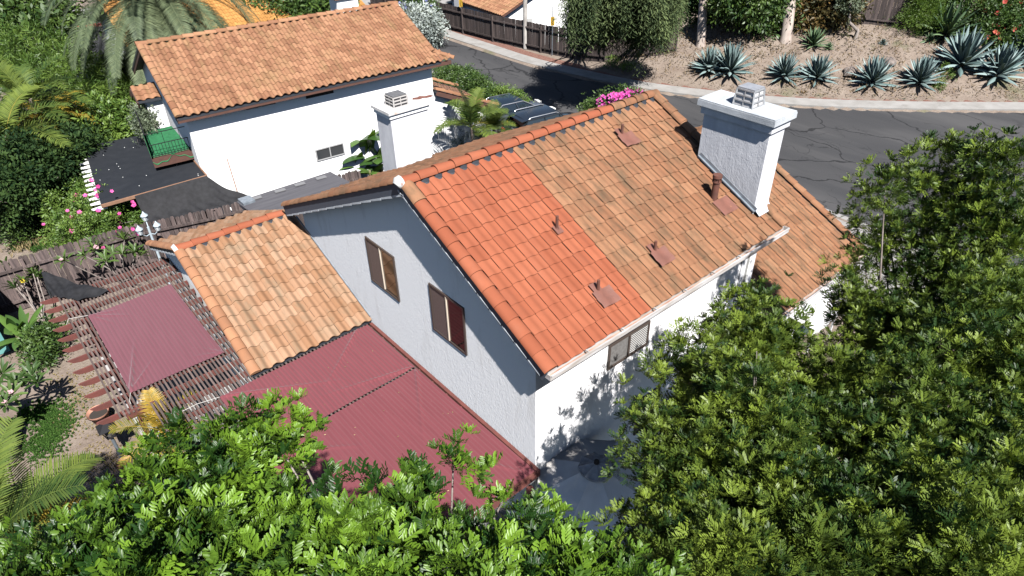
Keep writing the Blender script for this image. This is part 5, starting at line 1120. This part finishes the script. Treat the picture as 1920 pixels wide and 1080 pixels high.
# broad leaved clump left of the pergola
def bigleaf(mb,base,az,el,L,w,droop,tint):
    p=np.array(base,float); d=np.array([math.cos(az)*math.cos(el),math.sin(az)*math.cos(el),math.sin(el)]); sd=np.array([-math.sin(az),math.cos(az),0]); n=9; vs=[]
    for i in range(n+1):
        t=i/n; ww=w*max(.03,math.sin(math.pi*min(1,.06+t*.95))**.7) if t>.15 else w*.05; up=np.cross(d,sd)*-1
        vs+=[p-sd*ww/2+up*ww*.18,p,p+sd*ww/2+up*ww*.18]; d=d-np.array([0,0,droop/n*(.3+1.3*t)]); d/=np.linalg.norm(d); p=p+d*L/n
    mb.add(vs,[(i*3+j,i*3+j+1,i*3+j+4,i*3+j+3) for i in range(n) for j in (0,1)],tint=tint,smooth=True)
def bananas(label,base,spec,lm=L_BAN,name='banana_plant'):
    base=np.array(base,float); o=thing(name,base,label,'plant'); mb=MB()
    for dx,dy,h,nl,L,w in spec:
        b=base+np.array([dx,dy,0])
        for i in range(nl): bigleaf(mb,b+UZ*(h*(.55+.45*i/nl)),i*2.4+dx*5,R(random.uniform(25,80)),L*random.uniform(.7,1.1),w*random.uniform(.8,1.1),random.uniform(.7,1.6),random.uniform(.1,1.0 if i<2 else .8))
    mb.build('leaves',lm,o); mb=MB()
    for dx,dy,h,nl,L,w in spec: b=base+np.array([dx,dy,0]); mb.tube([b,b+UZ*h],[.09,.05],8)
    mb.build('stems',mat('green_stem',(.12,.16,.05),(.2,.17,.1),6,rough=.7),o); return o
c=pz(690,300,.9); bananas('banana plants against the white neighbour wall beside the rear chimney',(c[0],c[1],0),[(0,0,1.5,10,1.7,.55),(.45,-.25,1.1,9,1.4,.5),(-.5,.1,.9,8,1.2,.45),(.1,.35,2.0,8,1.6,.55),(-.2,-.4,.6,8,1.1,.4)])
c=pz(52,635,.4); bananas('broad leaved clump left of the pergola rafter tails',(c[0],c[1],0),[(0,0,.6,9,1.1,.3),(.3,-.3,.4,7,.7,.2),(-.2,.4,.5,7,.9,.26)],name='broad_leaved_plant')
bush('low flowering shrub with yellow petals below the rafter tails',Bz([(85,640,.5,26),(75,665,.3,24),(95,610,.6,16)]),T_CL,420,(.7,1.1),L_BUSH,.03)
c=pz(25,850,0); mb=MB(); mb.tube([(c[0],c[1],-.1),(c[0],c[1],1.3),(c[0]-.05,c[1]+.05,2.5)],[.2,.17,.14],14)
tag(mb.build('tree_trunk',BARKD,loc=c),'dark bare trunk rising beside the lawn at the left edge','tree trunk')
b=pz(6,845,0); mb=MB(); mb.prism([(b[0]-1.2,b[1]+.15,0),(b[0]+.08,b[1]+.15,0),(b[0]+.08,b[1]+.15,1.25),(b[0]-1.2,b[1]+.15,1.25)],(0,.12,0)); tag(mb.build('garden_wall',OCHRE,loc=b),'ochre garden wall behind the dark trunk at the left edge','wall')
# grass: green lawn patch and dry grass
def grass(name,label,poly,n,h,mt,z=0.,w=.012):
    P=[pz(u,v,z) for u,v in poly]; c=sum(P)/len(P); A=np.array(P)[:,:2]; lo,hi=A.min(0),A.max(0); q=RNG.uniform(lo,hi,(n*3,2)); q=q[inside(A,q[:,0],q[:,1])][:n]
    q=q+RNG.normal(0,.22,q.shape)
    nz_=np.sin(q[:,0]*3.1+1)*np.sin(q[:,1]*2.7)+RNG.normal(0,.4,len(q)); q=q[nz_>-.5]
    V=[];Q=[]
    for i in range(5):
        a=i*1.3; d=np.array([math.cos(a)*.5,math.sin(a)*.5,.85]); leaf_quads(0,(0,0,0),d,np.array([-math.sin(a),math.cos(a),0]),1.,w/h*2.2,.25,V,Q,True)
    pos=np.stack([q[:,0],q[:,1],H(q[:,0],q[:,1])-.01],1); D=np.array([0,0,1.])+RNG.normal(size=pos.shape)*.25
    o=fast(name,scatter(np.array(V),pos,D,RNG.uniform(.6,1.2,len(pos))*h),np.array(Q),np.clip(RNG.normal(.5,.25,len(pos)),0,1),mt,None,(c[0],c[1],z)); return tag(o,label,'grass',kind='stuff')
grass('grass','short green lawn patch beside the dark trunk',[(55,765),(110,755),(128,800),(120,830),(75,860),(40,820)],2600,.09,L_GRASS)
grass('grass','sparse dry grass on the bare yard by the pergola',[(105,700),(180,690),(235,870),(190,930),(130,850),(100,780)],1300,.06,L_DRY)
grass('grass','tall dry grass strip behind the fence, left of the hibiscus',[(165,290),(195,330),(150,400),(110,420),(60,440),(20,480),(100,450),(75,400),(130,350)],2600,.28,L_DRY)
grass('grass','green weeds along the fence by the hibiscus',[(85,430),(130,400),(140,455),(100,465),(60,470)],900,.2,L_GRASS)
# --- street side planting
bush('silvery grey shrub at the street beyond the neighbour ridge',Bz([(785,45,1.6,26),(800,60,1.,24),(770,55,1.4,20),(805,40,1.4,16),(775,35,1.8,16)]),T_CL,1500,(1.3,2.1),L_SILV,.06)
o=bush('leafy shrub with pale blue flowers behind the silvery shrub',Bz([(770,14,2.0,16),(790,8,2.2,14)]),T_CL,300,(1.8,2.8),L_BUSH,.05); P=in_blobs(Bz([(765,12,2.2,15),(795,5,2.4,13)]),80,.9)[0]; flowers(o,P,30,.14,F_BLUE,'bloom')
bush('clipped green hedge in front of the neighbour garage roof',Bz([(840,150,1.2,22),(860,152,1.3,24),(882,160,1.3,24),(900,170,1.2,22),(915,178,1.1,16),(830,145,1.1,16)]),T_CL,3200,(.7,1.1),L_BUSH,.06,name='hedge',cat='hedge',shell=.85)
bush('small bright green clipped shrub behind the parked cars',Bz([(950,183,1.1,18),(970,190,1.,16),(938,178,1.1,12)]),T_CL,1000,(.6,.9),L_LIME,.05,name='hedge',cat='hedge',shell=.85)
cr=Bz([(1125,200,1.8,14),(1150,194,2.1,15),(1175,186,2.3,14),(1192,182,2.3,10),(1110,205,1.6,10)])
o=bush('shrub with magenta flower heads behind the main ridge',cr,T_CL,600,(.9,1.4),L_BUSH,.05); P=in_blobs(Bz([(1132,194,2.1,13),(1155,188,2.4,14),(1178,181,2.5,13),(1195,178,2.5,9)]),500,.85)[0]; flowers(o,P,170,.085,F_MAG,'bloom')
bush('dark low shrubs between rear chimney and areca palm',Bz([(850,262,.6,16),(838,272,.4,14),(870,256,.7,16),(895,252,.6,16)]),T_NAR,700,(.6,1.),L_BUSH,.03)
bush('green leafy tree behind the neighbour ridge, left of the terracotta chimney',Bz([(500,18,3.2,34),(545,25,3,36),(590,20,3,34),(615,30,2.6,26),(470,20,3,24),(560,5,3.6,30)]),T_CL,1700,(1.8,2.8),L_BUSH,.12,name='broadleaf_tree',cat='tree')
bush('small bright green treetop at the top edge, right of the ridge tree',Bz([(635,5,3.5,12),(628,0,3.8,14),(645,10,3.2,8)]),T_CL,250,(1.8,2.6),L_LIME,.08,name='broadleaf_tree',cat='tree')
# weeping pepper trees
T_ST=[]
for s in (1,2):
    rg=random.Random(s);V=[];Q=[]
    for st in range(5):
        a=st*1.26;o_=np.array([math.cos(a)*.14,math.sin(a)*.14,0])*rg.uniform(.3,1)
        for i in range(12):
            q=o_*(1+i*.06)+np.array([0,0,-.1*i]); d=np.array([math.cos(a+i*2.4)*.7,math.sin(a+i*2.4)*.7,-.7]); leaf_quads(0,q,d,np.array([-math.sin(a+i*2.4),math.cos(a+i*2.4),0.]),.2,.035,.2,V,Q,True)
    T_ST.append((np.array(V),np.array(Q)))
def weeping(label,base,blobs,n,lm,r0):
    base=np.array(base,float); o=thing('pepper_tree',base,label,'tree'); C,_d=in_blobs(blobs,n//14,.5); P=C[RNG.integers(0,len(C),n)]+RNG.normal(size=(n,3))*np.array([.3,.3,.55]); k=P[:,2]>1.2; P=P[k]; Dz=np.tile(np.array([0,0,1.]),(len(P),1))+RNG.normal(size=P.shape)*.12
    fast('crown',scatter(T_ST[0][0],P,Dz,RNG.uniform(.8,1.6,len(P))),T_ST[0][1],np.clip(RNG.normal(.45,.25,len(P)),0,1),lm,o)
    mb=MB(); limbs(mb,base,[P[i] for i in RNG.choice(len(P),16,replace=False)],r0,.4,wob=.5,r1=.03); mb.build('trunk',BARK,o)
weeping('dark weeping pepper tree overhanging the street fence, right of the pale pole',(30.5,27.5,0),Bz([(1112,-12,5.4,34),(1092,-8,5.2,22),(1110,-45,7.0,50),(1140,-5,5,28),(1165,-25,6,42),(1150,-55,7,40),(1128,12,4.4,16)]),1200,L_PEP,.3)
weeping('grey green weeping pepper tree at the fence end, showing bare twisted limbs',(32.5,23.0,.3),Bz([(1200,-25,6,42),(1235,-8,5.2,28),(1248,20,4.2,14),(1182,0,5.,22),(1225,-45,7,45),(1262,-15,5.8,16),(1215,10,4.6,18)]),950,L_PEP,.3)
def eucalyptus(label,px,r,h,lean,fork=None):
    b=pg(*px); o=thing('eucalyptus_tree',b,label,'tree'); mb=MB(); t=b+np.array([lean[0],lean[1],h]); m=(b+t)/2+np.array([.15,.1,0]); mb.tube([b-UZ*.3,b+UZ*.3,m,t],[r*1.35,r*1.05,r*.9,r*.7],14)
    if fork: q=b+(t-b)*fork[0]; mb.tube([q,q+np.array([fork[1],fork[2],1.2]),q+np.array([fork[1]*2.2,fork[2]*2.2,4.])],[r*.6,r*.5,r*.35],10)
    mb.build('trunk',EUC,o); P=[(t[0]+a,t[1]+b_,t[2]+c_,1.8) for a,b_,c_ in ((0,0,0),(1.5,-.8,.8),(-1.4,1,.6),(.5,1.6,1.2),(-.6,-1.5,1.0))]; foliage('crown',o,P,T_NAR[0],900,(1.8,2.8),L_OLIVE,up=-.3,shell=.3); return o
eucalyptus('pale eucalyptus trunk with a forked limb, left one of two on the bank',(1313,85),.27,8.5,(.2,.9),(.42,-.7,.6))
eucalyptus('eucalyptus trunk with orange peeling bark, right one of two on the bank',(1472,75),.33,8.5,(.9,1.2))
bush('glossy dark green round tree between the two eucalyptus trunks',[(*(pg(1400,70)+UZ*z+np.array([a,b_,0])),r) for a,b_,z,r in ((0,0,2.6,1.7),(1.2,-.6,2.2,1.2),(-1.1,.6,2.3,1.2),(.2,.3,3.9,1.4),(.8,-.5,1.2,.9))],T_CL,1900,(1.8,2.7),L_BUSH,.15,name='broadleaf_tree',cat='tree')
for lab,pts,lm in (('tree coloured dark for the shade behind the left eucalyptus, at the top of the bank',((1285,45,2.2,1.9),(1330,40,2.6,2.0),(1275,20,3.2,1.9)),L_DARK),('tree coloured dark for the shade behind the round glossy tree, at the top edge',((1440,40,3.4,1.9),(1345,10,3.4,2.0),(1460,20,2.6,1.6)),L_DARK),('bronze brown shrub right of the orange barked eucalyptus',((1525,60,1.4,1.4),(1550,50,1.4,1.4),(1535,30,1.8,1.4)),L_BROWN)):  # the two dark-leaved trees carry the background shade in their leaf colour
    bl=[]
    for u,v,z,r in pts: q=pg(u,v+22); q=q+unit((q-CAM)*[1,1,0])*2.; bl.append((q[0],q[1],q[2]+z,r))
    bush(lab,bl,T_CL,1500,(1.8,2.7),lm,.12,name='shrub' if 'shrub' in lab else 'broadleaf_tree',cat='shrub' if 'shrub' in lab else 'tree')
b=pg(1603,73); o=thing('olive_tree',b,'small grey green tree with a bent bare trunk in front of the bank fence','tree'); t=b+np.array([-.5,.6,2.1])
mb=MB(); mb.tube([b-UZ*.1,b+np.array([.05,0,.5]),b+np.array([-.5,.35,.95]),b+np.array([-.55,.5,1.5]),t],[.14,.1,.09,.08,.05],9); mb.build('trunk',BARK,o)
foliage('crown',o,[(*(t+np.array(q)),r) for q,r in (((0,0,.1),.75),((.9,.2,.9),.7),((-.3,.3,.9),.6),((.4,-.1,1.4),.7))],T_CL[0],520,(1.1,1.7),L_OLIVE,shell=.4)
bush('light green mounded conifer shrub right of the bank fence',[(*(pg(u,v)+UZ*z),r) for u,v,z,r in ((1700,62,.5,.8),(1725,58,1.0,1.0),(1722,52,1.9,1.0),(1745,60,.8,.9),(1712,50,1.4,.9))],T_NAR,1500,(.9,1.4),L_LIME,.08)
bush('large shrub speckled with red flowers at the right edge above the blue agaves',[(*(pg(u,v)+UZ*z),r) for u,v,z,r in ((1850,92,.9,1.3),(1880,88,1.2,1.4),(1905,80,1.4,1.4),(1870,70,1.9,1.2),(1840,75,1.3,1.1),(1910,60,2.2,1.3))],T_CL,2400,(1.1,1.8),L_BUSH,.1)
o=bpy.data.objects[[x.name for x in bpy.data.objects if x.get('label','').startswith('large shrub speckled')][0]]
P=in_blobs([(*(pg(u,v)+UZ*z),r) for u,v,z,r in ((1850,92,.9,1.35),(1880,88,1.2,1.45),(1905,80,1.4,1.45),(1870,70,1.9,1.25))],150,.95)[0]; flowers(o,P,90,.13,F_RED,'bloom')
for (u,lab) in ((1775,'narrow climbing shrub on the pale building, left of the palm trunk'),(1905,'tall leafy shrub against the pale building at the right edge')):
    q=pg(u,48); bush(lab,[(q[0],q[1],q[2]+z,.8) for z in (.6,1.6,2.6,3.5)],T_CL,700,(1.2,1.8),L_BUSH if u<1800 else L_LIME,.06)
b=pg(1808,52); c=b+np.array([.35,.5,7.]); palm('grey ringed palm trunk in front of the pale building',b,c,16,2.6,L_PALM,.3,(-30,60),1.4,30,.5,.05)
q=pg(1830,42); bush('small yellow leaved plant at the foot of the palm trunk',[(q[0],q[1],q[2]+.6,.5),(q[0]+.2,q[1],q[2]+1.1,.4)],T_CL,260,(.8,1.2),L_YPALM,.03)
q=pg(1132,108); o=bush('pale plumbago spilling over the street fence near its right end',[(q[0]-.5,q[1]+.3,1.75,.6),(q[0]-.2,q[1],1.3,.5),(q[0]+.1,q[1]-.5,1.0,.4)],T_CL,420,(.9,1.4),L_LIME,.03)
for (u,v,s,lab) in ((1150,122,.45,'bright green tuft at the foot of the fence end'),(1178,128,.25,'tiny green weed on the bare bank, left of the agaves'),(1770,142,.35,'bright green tuft in front of the largest agave'),(1762,165,.25,'little green weed low on the bank below the large agave')):
    q=pg(u,v); bush(lab,[(q[0],q[1],q[2]+s*.4,s)],T_CL,90,(.6,1.),L_LIME,.02)
# agaves: one rosette per kind, copied with obj.copy()
def agave_mesh(seed,nl,mt,name):
    rg=random.Random(seed); mb=MB()
    for i in range(nl):
        az=i*2.39996+rg.uniform(-.15,.15); f=i/nl; el=R(8+78*f**.9+rg.uniform(-6,6)); L=(1.0-.22*f)*rg.uniform(.85,1.08); w=.15*rg.uniform(.85,1.1)
        d=np.array([math.cos(az)*math.cos(el),math.sin(az)*math.cos(el),math.sin(el)]); sd=np.array([-math.sin(az),math.cos(az),0]); p=np.array([math.cos(az),math.sin(az),0])*.06+UZ*(.05+.22*f); n=7; vs=[]
        for k in range(n+1):
            t=k/n; ww=w*(.55+.9*t if t<.45 else .955*(1-((t-.45)/.55)**1.6)+.004); up=np.cross(d,sd)*-1
            vs+=[p-sd*ww/2+up*ww*.28,p-sd*ww*.25+up*ww*.03,p-up*ww*.03,p+sd*ww*.25+up*ww*.03,p+sd*ww/2+up*ww*.28]
            d=d+np.array([0,0,-.05+ (.02 if f>.5 else -.035)*(t>.5)]); d/=np.linalg.norm(d); p=p+d*L/n
        mb.add(vs,[(k*5+j,k*5+j+1,k*5+j+6,k*5+j+5) for k in range(n) for j in range(4)],tint=rg.random(),smooth=True)
    return mb
AG=[(1328,134,80,0,'blue green agave, leftmost on the bank'),(1368,138,98,1,'blue green agave touching the leftmost one'),(1470,146,78,1,'blue green agave right of the big chimney top, left of a touching pair'),(1530,150,82,0,'blue green agave with upright leaves, right of a touching pair'),
(1634,160,88,1,'blue green agave beside the larger dark rock'),(1722,158,84,0,'blue green agave with curled lower leaves, below the largest one'),(1800,128,112,1,'largest blue agave, on the right part of the bank'),(1868,146,96,0,'blue agave in front of the red flowered shrub'),(1914,112,80,1,'blue agave cut by the right edge'),
(1770,72,105,2,'large green agave in front of the pale building'),(1524,88,62,2,'green agave below the bronze brown shrub'),(1553,93,24,2,'tiny green agave right of the middle green one'),(1655,84,18,0,'tiny silvery agave alone in the middle of the bank'),(1725,58,36,2,'small dark agave at the left foot of the large green one'),(1742,78,26,2,'small agave in the shadow of the large green one')]
protos={}
for i,(u,v,wpx,k,lab) in enumerate(AG):
    b=pg(u,v); s=wpx*np.linalg.norm(b-CAM)/CF/2.15
    if k not in protos:
        o=agave_mesh(30+k,58 if k<2 else 46,None,'agave').build('agave',[L_AGAVE,L_AGAVE,L_AGAVG][k],loc=(0,0,0)); protos[k]=o
    else: o=protos[k].copy(); COL.objects.link(o)
    o.location=b; o.scale=(s,s,s*1.08); o.rotation_euler=(random.uniform(-.06,.06),random.uniform(-.06,.06),random.uniform(0,6.28)); tag(o,lab,'agave','agaves on the planted bank')
# litter, small stones and dry tufts on the bank
def bits(name,label,cat,n,x0,x1,y0,y1,s0,s1,mt,tm,kind='stuff',cond=None):
    q=RNG.uniform((x0,y0),(x1,y1),(n,2)); ins=inside(ROADP,q[:,0],q[:,1]); k=(~ins)
    if cond is not None: k&=cond(q)
    q=q[k]; pos=np.stack([q[:,0],q[:,1],H(q[:,0],q[:,1])+.005],1)
    o=fast(name,scatter(tm[0],pos,np.array([0,0,1.])+RNG.normal(size=pos.shape)*.35,RNG.uniform(s0,s1,len(pos))),tm[1],RNG.random(len(pos)),mt,None,(pos[:,0].mean(),pos[:,1].mean(),0)); return tag(o,label,cat,kind=kind)
bank=lambda q:(dist(FARS,q[:,0],q[:,1])<18)&(dist(FARS,q[:,0],q[:,1])>1.2)&(dist(NEARS,q[:,0],q[:,1])>dist(FARS,q[:,0],q[:,1]))&(q[:,1]<22)
bits('dry_litter','dry leaf litter and twigs strewn over the bank','leaf litter',11000,24,58,-6,24,.45,1.2,L_LIT,tmpl_cluster(4,.22,.05,.25,9),cond=bank)
bits('dry_litter','dark leaf litter patches on the bank and kerb edge','leaf litter',4500,24,58,-6,24,.5,1.3,L_BROWN,tmpl_cluster(5,.18,.05,.3,10),cond=lambda q:bank(q)&((np.sin(q[:,0]*.9)*np.sin(q[:,1]*.7)+.4*np.sin(q[:,0]*2.3+q[:,1]))>.2))

V_,Q_=tmpl_cluster(1,.09,.03,.02,3)
for (lab,x0,x1,y0,y1,n) in (('scattered fallen leaves on the large maroon shade cloth',-3.8,-.3,.2,3.8,46),('scattered fallen leaves on the upper maroon shade cloth',-3.4,-.3,4.1,5.9,14)):
    pos=np.stack([RNG.uniform(x0,x1,n),RNG.uniform(y0,y1,n),np.full(n,PZ+.035)],1); o=fast('fallen_leaves',scatter(V_,pos,np.array([0,0,1.])+RNG.normal(size=pos.shape)*.4,RNG.uniform(.3,.8,n)),Q_,RNG.random(n),L_DRY,None,tuple(pos.mean(0))); tag(o,lab,'fallen leaves',kind='stuff')
# ------------------------------------------------------------------ camera, light, world
cam=bpy.data.cameras.new('camera'); co=link(bpy.data.objects.new('camera',cam)); SC.camera=co
cam.sensor_width=36; cam.lens=CF/1920*36; cam.clip_end=2000; cam.clip_start=.05
from mathutils import Matrix
m=Matrix(((CRT[0],CUP[0],-_f[0],CAM[0]),(CRT[1],CUP[1],-_f[1],CAM[1]),(CRT[2],CUP[2],-_f[2],CAM[2]),(0,0,0,1))); co.matrix_world=m
SUN_EL,SUN_AZ=51.5,-108.5
su=bpy.data.lights.new('sun','SUN'); su.energy=5.0; su.angle=R(.53); su.color=(1,.972,.945); so=link(bpy.data.objects.new('sun',su))
sd=Vector((math.cos(R(SUN_EL))*math.cos(R(SUN_AZ)),math.cos(R(SUN_EL))*math.sin(R(SUN_AZ)),math.sin(R(SUN_EL)))); so.rotation_euler=sd.to_track_quat('Z','Y').to_euler(); so.location=(0,0,60)
W=bpy.data.worlds.new('World'); SC.world=W; W.use_nodes=True; nt=W.node_tree; bg=nt.nodes['Background']
sk=nt.nodes.new('ShaderNodeTexSky'); sk.sky_type='NISHITA'; sk.sun_disc=False; sk.sun_elevation=R(SUN_EL); sk.sun_rotation=R(90-SUN_AZ); sk.air_density=.8; sk.dust_density=.3; sk.ozone_density=1.5
nt.links.new(sk.outputs[0],bg.inputs[0]); bg.inputs[1].default_value=.05
SC.view_settings.view_transform='Standard'; SC.view_settings.look='None'; SC.view_settings.gamma=1; SC.view_settings.exposure=1.17
SC.render.engine='CYCLES'; SC.cycles.max_bounces=5; SC.cycles.diffuse_bounces=0; SC.cycles.transparent_max_bounces=6
